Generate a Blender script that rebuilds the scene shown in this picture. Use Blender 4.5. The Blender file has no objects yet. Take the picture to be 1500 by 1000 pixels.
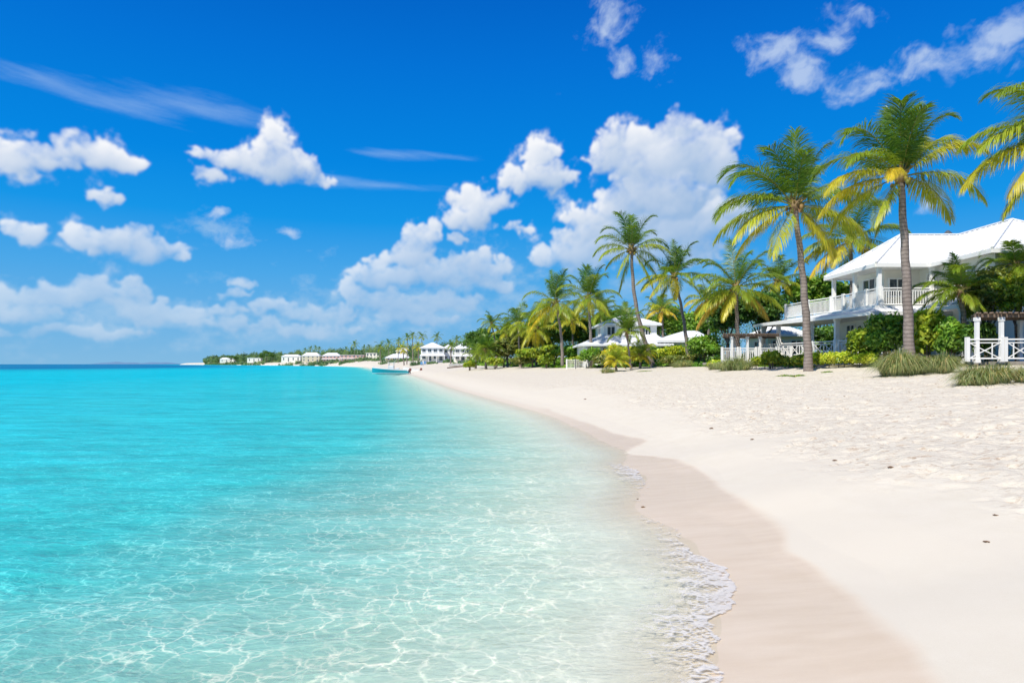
import bpy, math, random
import numpy as np
from mathutils import Vector, Matrix
R = math.radians
rnd = random.Random(7)
NR = np.random.RandomState(11)
scene = bpy.context.scene
COL = scene.collection

EYE = 2.0          # eye height above the sea, metres
def X_(px, Y):     # lateral world position of something seen at photo column px and standing Y metres away
    return (px - 750.0) / 1000.0 * Y
def Z_(py, Y):
    return EYE + (533.0 - py) / 1000.0 * Y

# ------------------------------------------------------------------ numpy noise
def _hash(ix, iy, seed):
    h = (ix.astype(np.int64) * 374761393 + iy.astype(np.int64) * 668265263 + seed * 1442695041) & 0xffffffff
    h = ((h ^ (h >> 13)) * 1274126177) & 0xffffffff
    h = h ^ (h >> 16)
    return (h & 0xffff) / 65535.0
def vnoise(x, y, seed=0):
    ix = np.floor(x); iy = np.floor(y)
    fx = x - ix; fy = y - iy
    fx = fx * fx * (3 - 2 * fx); fy = fy * fy * (3 - 2 * fy)
    a = _hash(ix, iy, seed); b = _hash(ix + 1, iy, seed)
    c = _hash(ix, iy + 1, seed); d = _hash(ix + 1, iy + 1, seed)
    return (a * (1 - fx) + b * fx) * (1 - fy) + (c * (1 - fx) + d * fx) * fy
def fbm(x, y, octv=4, seed=0, gain=0.5):
    s = 0; a = 1; t = 0
    for i in range(octv):
        s = s + a * vnoise(x * 2 ** i + 17.3 * i, y * 2 ** i - 9.1 * i, seed + i); t += a; a *= gain
    return s / t
def sstep(a, b, x):
    t = np.clip((x - a) / (b - a), 0, 1)
    return t * t * (3 - 2 * t)

# ------------------------------------------------------------------ tagging
def tag(o, label=None, cat=None, group=None, kind=None):
    if label: o['label'] = label
    if cat: o['category'] = cat
    if group: o['group'] = group
    if kind: o['kind'] = kind
    return o
def empty(name, loc, label=None, cat=None, group=None, rz=0):
    o = bpy.data.objects.new(name, None); COL.objects.link(o)
    o.location = loc; o.rotation_euler = (0, 0, rz); o.empty_display_size = 0.3
    tag(o, label, cat, group); o['off'] = [float(v) for v in loc]
    return o
def link(name, me, mat, parent=None):
    o = bpy.data.objects.new(name, me); COL.objects.link(o)
    if mat is not None and not me.materials: me.materials.append(mat)
    if parent is not None: o.parent = parent
    return o
def dup(root, loc=None, rz=None, scale=None, label=None, parent=None):
    r = root.copy(); COL.objects.link(r)
    if parent is not None: r.parent = parent
    if loc is not None: r.location = loc
    if rz is not None: r.rotation_euler = (0, 0, rz)
    if scale is not None: r.scale = (scale,) * 3 if not isinstance(scale, tuple) else scale
    if label: r['label'] = label
    for ch in list(root.children): dup(ch, parent=r)
    return r

class MB:
    """collects faces; off = world position of the thing's origin (vertices are given in world space)"""
    def __init__(s, off=(0, 0, 0)):
        s.v = []; s.f = []; s.c = []; s.off = off; s.col = None
    def add(s, vs, fs, col=None):
        n = len(s.v); s.v.extend(vs); s.f.extend([tuple(i + n for i in f) for f in fs])
        if col is not None: s.c.extend([col] * len(vs))
    def hexa(s, p):
        s.add(p, [(0, 3, 2, 1), (4, 5, 6, 7), (0, 1, 5, 4), (1, 2, 6, 5), (2, 3, 7, 6), (3, 0, 4, 7)])
    def box(s, x0, x1, y0, y1, z0, z1):
        s.hexa([(x0, y0, z0), (x1, y0, z0), (x1, y1, z0), (x0, y1, z0), (x0, y0, z1), (x1, y0, z1), (x1, y1, z1), (x0, y1, z1)])
    def bar(s, a, b, w, h=None):
        h = h or w
        a = Vector(a); b = Vector(b); d = (b - a).normalized()
        up = Vector((0, 0, 1)) if abs(d.z) < 0.95 else Vector((0, 1, 0))
        sx = d.cross(up).normalized() * (w / 2); sy = sx.cross(d).normalized() * (h / 2)
        s.hexa([tuple(v) for v in (a - sx - sy, a + sx - sy, a + sx + sy, a - sx + sy, b - sx - sy, b + sx - sy, b + sx + sy, b - sx + sy)])
    def prism(s, poly, z0, z1):
        n = len(poly)
        vs = [(x, y, z0) for x, y in poly] + [(x, y, z1) for x, y in poly]
        s.add(vs, [tuple(range(n - 1, -1, -1)), tuple(range(n, 2 * n))] + [(i, (i + 1) % n, (i + 1) % n + n, i + n) for i in range(n)])
    def tube(s, pts, rad, seg=8, cap=True, col=None):
        vs = []; fs = []
        n = len(pts)
        for i, p in enumerate(pts):
            p = Vector(p)
            d = (Vector(pts[min(i + 1, n - 1)]) - Vector(pts[max(i - 1, 0)])).normalized()
            ref = Vector((0, 1, 0)) if abs(d.y) < 0.9 else Vector((1, 0, 0))
            u = d.cross(ref).normalized(); w = d.cross(u)
            r = rad[i] if hasattr(rad, '__len__') else rad
            for k in range(seg):
                a = 2 * math.pi * k / seg
                vs.append(tuple(p + u * (r * math.cos(a)) + w * (r * math.sin(a))))
        for i in range(n - 1):
            for k in range(seg):
                k2 = (k + 1) % seg
                fs.append((i * seg + k, i * seg + k2, (i + 1) * seg + k2, (i + 1) * seg + k))
        if cap:
            fs.append(tuple(range(seg))); fs.append(tuple(range((n - 1) * seg + seg - 1, (n - 1) * seg - 1, -1)))
        s.add(vs, fs, col)
    def ball(s, c, r, seg=8, rings=6, col=None, sq=(1, 1, 1)):
        vs = []; fs = []
        for i in range(rings + 1):
            t = math.pi * i / rings
            for k in range(seg):
                a = 2 * math.pi * k / seg
                vs.append((c[0] + sq[0] * r * math.sin(t) * math.cos(a), c[1] + sq[1] * r * math.sin(t) * math.sin(a), c[2] + sq[2] * r * math.cos(t)))
        for i in range(rings):
            for k in range(seg):
                k2 = (k + 1) % seg
                fs.append((i * seg + k, (i + 1) * seg + k, (i + 1) * seg + k2, i * seg + k2))
        s.add(vs, fs, col)
    def build(s, name, mat, parent=None, smooth=False, bevel=0):
        me = bpy.data.meshes.new(name)
        ox, oy, oz = s.off
        me.from_pydata([(x - ox, y - oy, z - oz) for x, y, z in s.v], [], s.f)
        if s.c:
            at = me.color_attributes.new('Col', 'FLOAT_COLOR', 'POINT')
            at.data.foreach_set('color', np.array([(c[0], c[1], c[2], 1) for c in s.c], dtype=np.float32).ravel())
        me.validate()
        if smooth: me.polygons.foreach_set('use_smooth', [True] * len(me.polygons))
        me.update()
        o = link(name, me, mat, parent)
        if bevel:
            b = o.modifiers.new('b', 'BEVEL'); b.width = bevel; b.segments = 2; b.limit_method = 'ANGLE'
        return o

def mesh_np(name, V, F, mat, parent=None, col=None, attrs=None, smooth=False):
    """fast mesh from numpy arrays; F is a list of arrays of shape (n,k)"""
    me = bpy.data.meshes.new(name)
    me.vertices.add(len(V)); me.vertices.foreach_set('co', np.asarray(V, np.float32).ravel())
    loops = np.concatenate([f.ravel() for f in F]).astype(np.int32)
    counts = np.concatenate([np.full(len(f), f.shape[1]) for f in F]).astype(np.int32)
    starts = np.concatenate([[0], np.cumsum(counts)[:-1]]).astype(np.int32)
    me.loops.add(len(loops)); me.loops.foreach_set('vertex_index', loops)
    me.polygons.add(len(counts)); me.polygons.foreach_set('loop_start', starts)
    if smooth: me.polygons.foreach_set('use_smooth', np.ones(len(counts), dtype=bool))
    me.update(calc_edges=True)
    if col is not None:
        at = me.color_attributes.new('Col', 'FLOAT_COLOR', 'POINT')
        c4 = np.ones((len(V), 4), np.float32); c4[:, :3] = col
        at.data.foreach_set('color', c4.ravel())
    for k, a in (attrs or {}).items():
        at = me.attributes.new(k, 'FLOAT', 'POINT'); at.data.foreach_set('value', np.asarray(a, np.float32))
    return link(name, me, mat, parent)

# ------------------------------------------------------------------ node helpers
class NT:
    def __init__(s, nt): s.nt = nt; s.n = nt.nodes; s.l = nt.links
    def new(s, t, **kw):
        nd = s.n.new(t)
        for k, v in kw.items(): setattr(nd, k, v)
        return nd
    def put(s, sock, v):
        if isinstance(v, bpy.types.NodeSocket): s.l.new(v, sock)
        elif v is not None:
            if isinstance(v, (tuple, list)) and len(v) == 3 and sock.type == 'RGBA': v = (*v, 1)
            sock.default_value = v
    def math(s, op, a, b=None, c=None, clamp=False):
        nd = s.new('ShaderNodeMath', operation=op, use_clamp=clamp)
        for i, v in enumerate((a, b, c)): s.put(nd.inputs[i], v) if v is not None else None
        return nd.outputs[0]
    def vm(s, op, a, b=None, scale=None):
        nd = s.new('ShaderNodeVectorMath', operation=op)
        s.put(nd.inputs[0], a)
        if b is not None: s.put(nd.inputs[1], b)
        if scale is not None: s.put(nd.inputs['Scale'], scale)
        return nd.outputs['Value'] if op in ('LENGTH', 'DOT_PRODUCT', 'DISTANCE') else nd.outputs[0]
    def mix(s, f, a, b, blend='MIX'):
        nd = s.new('ShaderNodeMix', data_type='RGBA', blend_type=blend)
        s.put(nd.inputs[0], f); s.put(nd.inputs[6], a); s.put(nd.inputs[7], b)
        return nd.outputs[2]
    def mapr(s, v, a, b, c=0.0, d=1.0, smooth=False):
        nd = s.new('ShaderNodeMapRange'); nd.clamp = True
        if smooth: nd.interpolation_type = 'SMOOTHSTEP'
        for i, x in enumerate((v, a, b, c, d)): s.put(nd.inputs[i], x)
        return nd.outputs[0]
    def noise(s, vec, scale, detail=3, rough=0.5, dist=0.0, out=0, lac=2.0):
        nd = s.new('ShaderNodeTexNoise')
        if vec is not None: s.l.new(vec, nd.inputs['Vector'])
        nd.inputs['Scale'].default_value = scale; nd.inputs['Detail'].default_value = detail
        nd.inputs['Roughness'].default_value = rough; nd.inputs['Distortion'].default_value = dist
        nd.inputs['Lacunarity'].default_value = lac
        return nd.outputs[out]
    def voro(s, vec, scale, feature='F1', out='Distance', detail=0, smooth=None, rand=1.0):
        nd = s.new('ShaderNodeTexVoronoi', feature=feature)
        if vec is not None: s.l.new(vec, nd.inputs['Vector'])
        nd.inputs['Scale'].default_value = scale; nd.inputs['Randomness'].default_value = rand
        if 'Detail' in nd.inputs: nd.inputs['Detail'].default_value = detail
        if smooth is not None: nd.inputs['Smoothness'].default_value = smooth
        return nd.outputs[out]
    def attr(s, name, out='Fac'):
        nd = s.new('ShaderNodeAttribute', attribute_name=name); return nd.outputs[out]
    def coord(s, out='Object'): return s.new('ShaderNodeTexCoord').outputs[out]
    def pos(s): return s.new('ShaderNodeNewGeometry').outputs['Position']
    def mapping(s, vec, scale=(1, 1, 1), rot=(0, 0, 0), loc=(0, 0, 0)):
        nd = s.new('ShaderNodeMapping'); s.l.new(vec, nd.inputs[0])
        nd.inputs['Scale'].default_value = scale; nd.inputs['Rotation'].default_value = rot; nd.inputs['Location'].default_value = loc
        return nd.outputs[0]
    def bump(s, h, strength=0.5, dist=0.02, normal=None):
        nd = s.new('ShaderNodeBump'); s.l.new(h, nd.inputs['Height'])
        s.put(nd.inputs['Strength'], strength); nd.inputs['Distance'].default_value = dist
        if normal is not None: s.l.new(normal, nd.inputs['Normal'])
        return nd.outputs[0]
def newmat(name):
    m = bpy.data.materials.new(name); m.use_nodes = True
    t = NT(m.node_tree); t.n.clear()
    out = t.new('ShaderNodeOutputMaterial')
    return m, t, out
def bsdf(t, out, color, rough=0.6, normal=None, spec=0.5, metal=0.0):
    b = t.new('ShaderNodeBsdfPrincipled')
    t.put(b.inputs['Base Color'], color); t.put(b.inputs['Roughness'], rough); t.put(b.inputs['Metallic'], metal)
    t.put(b.inputs['Specular IOR Level'], spec)
    if normal is not None: t.l.new(normal, b.inputs['Normal'])
    if out is not None: t.l.new(b.outputs[0], out.inputs[0])
    return b
def paint(name, col, rough=0.5, var=0.08, scale=3.0, bumpd=0.003, spec=0.4, dirt=0.0):
    m, t, out = newmat(name)
    co = t.coord()
    n = t.noise(co, scale, 5, 0.6)
    dark = tuple(c * (1 - 2 * var) for c in col)
    c = t.mix(t.mapr(n, 0.3, 0.7), dark, col)
    if dirt:
        n2 = t.noise(t.mapping(co, (6, 6, 0.8)), 1.0, 4, 0.6)
        c = t.mix(t.mapr(n2, 0.55, 0.8, 0, dirt), c, tuple(x * 0.55 for x in col))
    nb = t.noise(co, scale * 15, 3, 0.6)
    bsdf(t, out, c, rough, t.bump(nb, 0.4, bumpd), spec)
    return m
# ------------------------------------------------------------------ materials
M = {}
M['white'] = paint('white_paint', (0.86, 0.85, 0.82), 0.45, 0.03, 2.0, 0.002, dirt=0.12)
M['wall'] = paint('white_render', (0.86, 0.82, 0.72), 0.8, 0.04, 1.2, 0.006, 0.2, dirt=0.15)
M['cream'] = paint('cream_render', (0.66, 0.58, 0.42), 0.8, 0.06, 1.2, 0.006, 0.2, dirt=0.15)
M['pink'] = paint('pink_render', (0.62, 0.40, 0.35), 0.8, 0.06, 1.2, 0.006, 0.2, dirt=0.15)
M['wood'] = paint('grey_driftwood', (0.27, 0.20, 0.155), 0.8, 0.2, 4.0, 0.01, 0.2, dirt=0.4)
M['deckwood'] = paint('deck_boards', (0.42, 0.37, 0.31), 0.7, 0.12, 4.0, 0.005, 0.3)
M['darkframe'] = paint('dark_frame', (0.10, 0.11, 0.12), 0.4, 0.05)
M['shutter'] = paint('grey_green_shutter', (0.36, 0.46, 0.44), 0.55, 0.05)
M['teal'] = paint('teal_hull_paint', (0.01, 0.33, 0.42), 0.25, 0.03, 2.0, 0.001, 0.5)
M['hullwhite'] = paint('boat_gelcoat', (0.82, 0.83, 0.82), 0.25, 0.03, 2.0, 0.001, 0.5)
M['steel'] = paint('steel_tube', (0.6, 0.62, 0.64), 0.3, 0.03)
M['redbrown'] = paint('red_brown_cowl', (0.20, 0.06, 0.04), 0.35, 0.05)
M['blue'] = paint('blue_canvas', (0.10, 0.25, 0.45), 0.7, 0.05)
M['brown'] = paint('seaweed_brown', (0.26, 0.15, 0.08), 0.8, 0.2, 30)
M['yellowroof'] = paint('straw_canopy', (0.72, 0.60, 0.36), 0.8, 0.12, 3)
M['isle'] = paint('hazy_blue_land', (0.14, 0.27, 0.42), 0.9, 0.05, 0.01)  # distance haze painted into the land colour as blue

def m_roof():
    m, t, out = newmat('white_metal_roof')
    co = t.coord()
    n = t.noise(co, 0.8, 5, 0.6)
    streak = t.noise(t.mapping(co, (3, 3, 0.7)), 1.5, 5, 0.6)
    c = t.mix(t.mapr(n, 0.3, 0.7), (0.76, 0.78, 0.80), (0.84, 0.84, 0.83))
    c = t.mix(t.mapr(streak, 0.55, 0.85, 0, 0.18), c, (0.5, 0.5, 0.48))
    bsdf(t, out, c, 0.38, t.bump(t.noise(co, 14, 3), 0.3, 0.004), 0.4)
    return m
M['roof'] = m_roof()
def m_glass():
    m, t, out = newmat('window_glass')
    co = t.coord()
    n = t.noise(co, 0.9, 3)
    c = t.mix(n, (0.015, 0.025, 0.035), (0.07, 0.10, 0.12))
    b = bsdf(t, out, c, 0.06, t.bump(t.noise(co, 1.3, 2), 0.15, 0.02), 0.8)
    return m
M['glass'] = m_glass()

def m_leaf(name, trans=0.35, rough=0.45, gain=1.0, spec=0.4):
    m, t, out = newmat(name)
    c = t.attr('Col', 'Color')
    n = t.noise(t.coord(), 2.2, 4, 0.6)
    hv = t.new('ShaderNodeHueSaturation')
    t.put(hv.inputs['Hue'], t.mapr(n, 0.25, 0.75, 0.485, 0.515)); t.put(hv.inputs['Value'], t.mapr(n, 0.2, 0.8, 0.75 * gain, 1.25 * gain))
    t.put(hv.inputs['Color'], c)
    c2 = hv.outputs[0]
    b = bsdf(t, None, c2, rough, None, spec)
    tr = t.new('ShaderNodeBsdfTranslucent')
    t.put(tr.inputs[0], t.mix(1.0, c2, (1.35, 1.25, 0.45), 'MULTIPLY'))
    mx = t.new('ShaderNodeMixShader'); mx.inputs[0].default_value = trans
    t.l.new(b.outputs[0], mx.inputs[1]); t.l.new(tr.outputs[0], mx.inputs[2]); t.l.new(mx.outputs[0], out.inputs[0])
    return m
M['palm'] = m_leaf('palm_leaf', 0.42, 0.36, 1.4)
M['leaf'] = m_leaf('broad_leaf', 0.40, 0.42, 1.95)
M['grass'] = m_leaf('beach_grass', 0.35, 0.6, 1.5, spec=0.2)

def m_trunk(name, col, dark, ring=5.6):
    m, t, out = newmat(name)
    co = t.coord()
    w = t.new('ShaderNodeTexWave', wave_type='BANDS', bands_direction='Z', wave_profile='SAW')
    t.l.new(co, w.inputs[0]); w.inputs['Scale'].default_value = ring / 3.14; w.inputs['Distortion'].default_value = 2.5
    w.inputs['Detail'].default_value = 3; w.inputs['Detail Scale'].default_value = 2
    n = t.noise(co, 3.5, 6, 0.65)
    n2 = t.noise(t.mapping(co, (14, 14, 2)), 1.0, 4, 0.6)
    c = t.mix(t.mapr(n, 0.3, 0.7), dark, col)
    c = t.mix(t.mapr(w.outputs['Fac'], 0.0, 0.45, 0.85, 0), c, tuple(x * 0.5 for x in dark))
    c = t.mix(t.mapr(n2, 0.55, 0.75, 0, 0.5), c, tuple(x * 0.6 for x in dark))
    h = t.math('ADD', w.outputs['Fac'], t.math('MULTIPLY', n2, 0.7))
    bsdf(t, out, c, 0.85, t.bump(h, 0.8, 0.03), 0.2)
    return m
M['trunk'] = m_trunk('palm_bark', (0.37, 0.31, 0.275), (0.24, 0.195, 0.17))
M['bark'] = m_trunk('tree_bark', (0.30, 0.24, 0.19), (0.16, 0.13, 0.10), 2.0)
def m_vcol(name, rough=0.7):
    m, t, out = newmat(name)
    c = t.attr('Col', 'Color')
    n = t.noise(t.coord(), 9, 4, 0.6)
    c = t.mix(t.mapr(n, 0.3, 0.7, 0.35, 0.0), c, (0.03, 0.02, 0.015))
    bsdf(t, out, c, rough, t.bump(t.noise(t.coord(), 30, 3), 0.5, 0.01), 0.3)
    return m
M['husk'] = m_vcol('palm_husk')

# sand: attributes wet (0 dry .. 1 wet), churn (0 smooth .. 1 trampled), under (metres below the water)
def m_sand():
    m, t, out = newmat('white_coral_sand')
    p = t.pos()
    wet = t.attr('wet'); churn = t.attr('churn'); under = t.attr('under'); soil = t.attr('soil')
    big = t.noise(p, 0.45, 5, 0.55)
    mid = t.noise(p, 2.6, 5, 0.6)
    grain = t.noise(p, 170, 3, 0.6)
    dry = t.mix(t.mapr(mid, 0.3, 0.7), (0.715, 0.66, 0.54), (0.765, 0.715, 0.60))
    dry = t.mix(t.mapr(big, 0.35, 0.65), dry, (0.735, 0.68, 0.565))
    dry = t.mix(t.mapr(grain, 0.3, 0.75, 0.22, 0.0), dry, (0.45, 0.36, 0.27))
    # footmarks and flecks in the trampled band
    fl = t.noise(t.mapping(p, (1.0, 1.5, 1), (0, 0, 0.4)), 6.5, 5, 0.72, 0.5)
    fl2 = t.noise(p, 2.1, 3, 0.6)
    f = t.math('MULTIPLY', t.mapr(fl, 0.525, 0.60), t.math('MULTIPLY', t.mapr(fl2, 0.36, 0.58, 0.15, 1.0), churn))
    dry = t.mix(t.math('MULTIPLY', f, t.mapr(t.vm('LENGTH', p), 8, 40, 0.70, 0.38)), dry, (0.47, 0.34, 0.23))
    spk = t.voro(p, 5.5, 'F1', 'Distance')
    sp = t.math('MULTIPLY', t.mapr(spk, 0.13, 0.21, 1.0, 0.0), t.math('MULTIPLY', churn, t.mapr(t.noise(p, 1.3, 3), 0.38, 0.56)))
    dry = t.mix(t.math('MULTIPLY', sp, 0.75), dry, (0.36, 0.24, 0.15))
    wn = t.noise(t.mapping(p, (1.2, 5.0, 1), (0, 0, 0.35)), 1.1, 5, 0.6)
    wetc = t.mix(t.mapr(wn, 0.35, 0.65), (0.70, 0.575, 0.425), (0.76, 0.64, 0.49))
    wetc = t.mix(t.mapr(grain, 0.35, 0.75, 0.16, 0.0), wetc, (0.35, 0.26, 0.19))
    c = t.mix(wet, dry, wetc)
    bed = t.mix(t.mapr(mid, 0.3, 0.7), (0.80, 0.74, 0.62), (0.85, 0.80, 0.69))
    c = t.mix(t.mapr(under, 0.0, 0.10), c, bed)
    soilc = t.mix(t.mapr(mid, 0.4, 0.6), (0.10, 0.09, 0.05), (0.22, 0.20, 0.10))
    c = t.mix(soil, c, soilc)
    # relief
    rip = t.new('ShaderNodeTexWave', wave_type='BANDS', bands_direction='DIAGONAL')
    t.l.new(p, rip.inputs[0]); rip.inputs['Scale'].default_value = 0.9; rip.inputs['Distortion'].default_value = 6; rip.inputs['Detail'].default_value = 3
    hg = t.math('MULTIPLY', grain, t.mapr(wet, 0, 1, 0.10, 0.05))
    hc = t.math('MULTIPLY', t.math('ADD', t.noise(p, 5.0, 6, 0.65), t.math('MULTIPLY', t.noise(p, 13.0, 4, 0.6), 0.5)), t.math('MULTIPLY', churn, 2.0))
    hs = t.math('MULTIPLY', t.noise(p, 1.6, 3, 0.5), 0.25)
    h = t.math('ADD', t.math('ADD', hg, hc), hs)
    nb = t.bump(h, 0.85, 0.032)
    rough = t.mapr(wet, 0, 1, 0.9, 0.36)
    bsdf(t, out, c, rough, nb, t.mapr(wet, 0, 1, 0.1, 0.32))
    return m
M['sand'] = m_sand()

# sea: attribute depth in metres
def m_water():
    m, t, out = newmat('clear_sea_water')
    p = t.pos()
    depth = t.attr('depth')
    sep = t.new('ShaderNodeSeparateXYZ'); t.l.new(p, sep.inputs[0])
    dist = t.vm('LENGTH', p)
    # relief of the surface
    warp = t.vm('ADD', p, t.vm('SCALE', t.noise(p, 0.5, 2, out=1), scale=0.5))
    a = t.noise(t.mapping(warp, (0.45, 1.5, 1), (0, 0, 0.12)), 0.75, 4, 0.55)
    b = t.noise(t.mapping(warp, (0.8, 2.0, 1), (0, 0, -0.25)), 2.0, 4, 0.6)
    c = t.noise(t.mapping(warp, (1.0, 1.8, 1), (0, 0, 0.5)), 6.5, 3, 0.6)
    far = t.mapr(dist, 15, 140)
    h = t.math('ADD', t.math('MULTIPLY', a, t.mapr(dist, 4, 40, 0.35, 1.3)), t.math('ADD', t.math('MULTIPLY', b, 0.42), t.math('MULTIPLY', c, t.mapr(dist, 6, 40, 0.11, 0.05))))
    nb = t.bump(h, t.mapr(dist, 10, 400, 0.85, 0.5), 0.22)
    # caustic sunlight painted into the water colour as a net of bright lines
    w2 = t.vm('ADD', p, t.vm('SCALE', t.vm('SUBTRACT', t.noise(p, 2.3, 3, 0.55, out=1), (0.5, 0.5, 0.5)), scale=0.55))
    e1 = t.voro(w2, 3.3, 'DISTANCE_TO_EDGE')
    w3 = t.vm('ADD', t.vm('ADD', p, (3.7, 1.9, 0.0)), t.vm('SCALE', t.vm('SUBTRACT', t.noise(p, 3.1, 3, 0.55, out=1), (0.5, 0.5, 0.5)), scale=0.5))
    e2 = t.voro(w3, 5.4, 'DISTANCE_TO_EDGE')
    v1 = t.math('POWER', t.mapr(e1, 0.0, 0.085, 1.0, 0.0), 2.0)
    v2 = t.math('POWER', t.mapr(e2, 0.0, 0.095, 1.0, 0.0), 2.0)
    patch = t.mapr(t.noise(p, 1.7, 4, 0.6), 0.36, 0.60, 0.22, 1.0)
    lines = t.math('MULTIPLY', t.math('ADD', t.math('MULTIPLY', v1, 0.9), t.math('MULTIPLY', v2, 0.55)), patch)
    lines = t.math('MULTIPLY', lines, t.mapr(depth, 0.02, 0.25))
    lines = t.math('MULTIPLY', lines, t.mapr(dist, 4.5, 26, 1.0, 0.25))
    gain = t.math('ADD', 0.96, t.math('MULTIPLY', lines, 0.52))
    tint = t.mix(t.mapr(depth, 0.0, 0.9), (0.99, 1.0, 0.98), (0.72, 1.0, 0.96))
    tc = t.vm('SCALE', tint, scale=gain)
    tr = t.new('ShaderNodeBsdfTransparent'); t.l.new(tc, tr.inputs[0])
    # light scattered back by the water itself
    s1 = t.mix(t.mapr(depth, 0.1, 1.1), (0.50, 0.72, 0.60), (0.045, 0.58, 0.58))
    s2 = t.mix(t.mapr(depth, 1.0, 3.0), s1, (0.002, 0.49, 0.59))
    s3 = t.mix(t.mapr(depth, 4.5, 16.0), s2, (0.0, 0.15, 0.34))
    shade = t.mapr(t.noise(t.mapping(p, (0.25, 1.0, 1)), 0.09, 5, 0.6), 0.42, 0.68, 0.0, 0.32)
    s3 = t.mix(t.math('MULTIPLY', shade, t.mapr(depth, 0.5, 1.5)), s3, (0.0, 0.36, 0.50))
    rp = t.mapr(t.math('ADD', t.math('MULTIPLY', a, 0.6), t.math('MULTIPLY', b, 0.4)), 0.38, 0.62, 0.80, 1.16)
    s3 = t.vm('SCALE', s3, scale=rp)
    s4 = t.mix(1.0, s3, t.mix(lines, (1, 1, 1), (3.4, 1.6, 1.5)), 'MULTIPLY')  # the same painted caustic net brightens the scatter colour
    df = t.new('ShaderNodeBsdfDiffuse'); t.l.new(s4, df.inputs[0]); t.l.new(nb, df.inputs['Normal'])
    op = t.mapr(t.math('SUBTRACT', 1.0, t.math('EXPONENT', t.math('MULTIPLY', depth, -1.25))), 0, 1, 0.0, 0.98)
    body = t.new('ShaderNodeMixShader'); t.l.new(op, body.inputs[0]); t.l.new(tr.outputs[0], body.inputs[1]); t.l.new(df.outputs[0], body.inputs[2])
    gl = t.new('ShaderNodeBsdfGlossy'); t.put(gl.inputs[0], (0.95, 0.97, 1.0)); gl.inputs['Roughness'].default_value = 0.10
    t.l.new(nb, gl.inputs['Normal'])
    fr = t.new('ShaderNodeFresnel'); fr.inputs[0].default_value = 1.33; t.l.new(nb, fr.inputs['Normal'])
    k = t.math('MULTIPLY', t.math('MINIMUM', fr.outputs[0], 0.6), t.mapr(dist, 5, 120, 0.32, 0.16))
    k = t.math('MULTIPLY', k, t.mapr(depth, 0.0, 0.04))
    mx = t.new('ShaderNodeMixShader'); t.l.new(k, mx.inputs[0]); t.l.new(body.outputs[0], mx.inputs[1]); t.l.new(gl.outputs[0], mx.inputs[2])
    t.l.new(mx.outputs[0], out.inputs[0])
    return m
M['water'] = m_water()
def m_foam():
    m, t, out = newmat('sea_foam_lace')
    p = t.pos()
    d = t.attr('dens')
    w = t.vm('ADD', p, t.vm('SCALE', t.vm('SUBTRACT', t.noise(p, 3, 3, out=1), (0.5, 0.5, 0.5)), scale=0.25))
    st = t.mapping(w, (1.0, 1.8, 1), (0, 0, 0.5))
    n1 = t.noise(st, 4.0, 6, 0.66)
    cell = t.voro(st, 13, 'DISTANCE_TO_EDGE')
    fine = t.noise(st, 30, 3, 0.6)
    v = t.math('ADD', t.math('ADD', d, t.math('MULTIPLY', t.math('SUBTRACT', n1, 0.5), 2.6)), t.math('MULTIPLY', t.mapr(cell, 0.0, 0.25, 0.35, -0.25), 1.0))
    v = t.math('ADD', v, t.math('MULTIPLY', t.math('SUBTRACT', fine, 0.5), 0.5))
    al = t.mapr(v, 0.50, 1.15, 0.0, 0.72, smooth=True)
    al = t.math('MULTIPLY', al, t.mapr(d, 0.02, 0.15))
    b = bsdf(t, None, (0.84, 0.81, 0.76), 0.4, t.bump(t.math('ADD', n1, t.math('MULTIPLY', fine, 0.4)), 0.6, 0.02), 0.5)
    tr = t.new('ShaderNodeBsdfTransparent')
    mx = t.new('ShaderNodeMixShader'); t.l.new(al, mx.inputs[0]); t.l.new(tr.outputs[0], mx.inputs[1]); t.l.new(b.outputs[0], mx.inputs[2])
    t.l.new(mx.outputs[0], out.inputs[0])
    return m
M['foam'] = m_foam()
# ------------------------------------------------------------------ camera, sun, sky
cam = bpy.data.cameras.new('camera'); camo = bpy.data.objects.new('camera', cam); COL.objects.link(camo)
camo.location = (0, 0, EYE); camo.rotation_euler = (R(90), 0, 0)
cam.sensor_width = 36; cam.lens = 24; cam.shift_y = 33.0 / 1500.0; cam.clip_start = 0.1; cam.clip_end = 20000
scene.camera = camo
SUN_EL, SUN_AZ = 50.0, 218.0     # elevation; compass bearing of the sun seen from the camera (0 = ahead, clockwise)
az = R(SUN_AZ); el = R(SUN_EL)
sdir = Vector((math.sin(az) * math.cos(el), math.cos(az) * math.cos(el), math.sin(el)))
sl = bpy.data.lights.new('sun', 'SUN'); so = bpy.data.objects.new('sun', sl); COL.objects.link(so)
so.rotation_euler = sdir.to_track_quat('Z', 'Y').to_euler(); so.location = (0, 0, 60)
sl.energy = 5.15; sl.angle = R(0.53); sl.color = (1.0, 0.945, 0.84)

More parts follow.
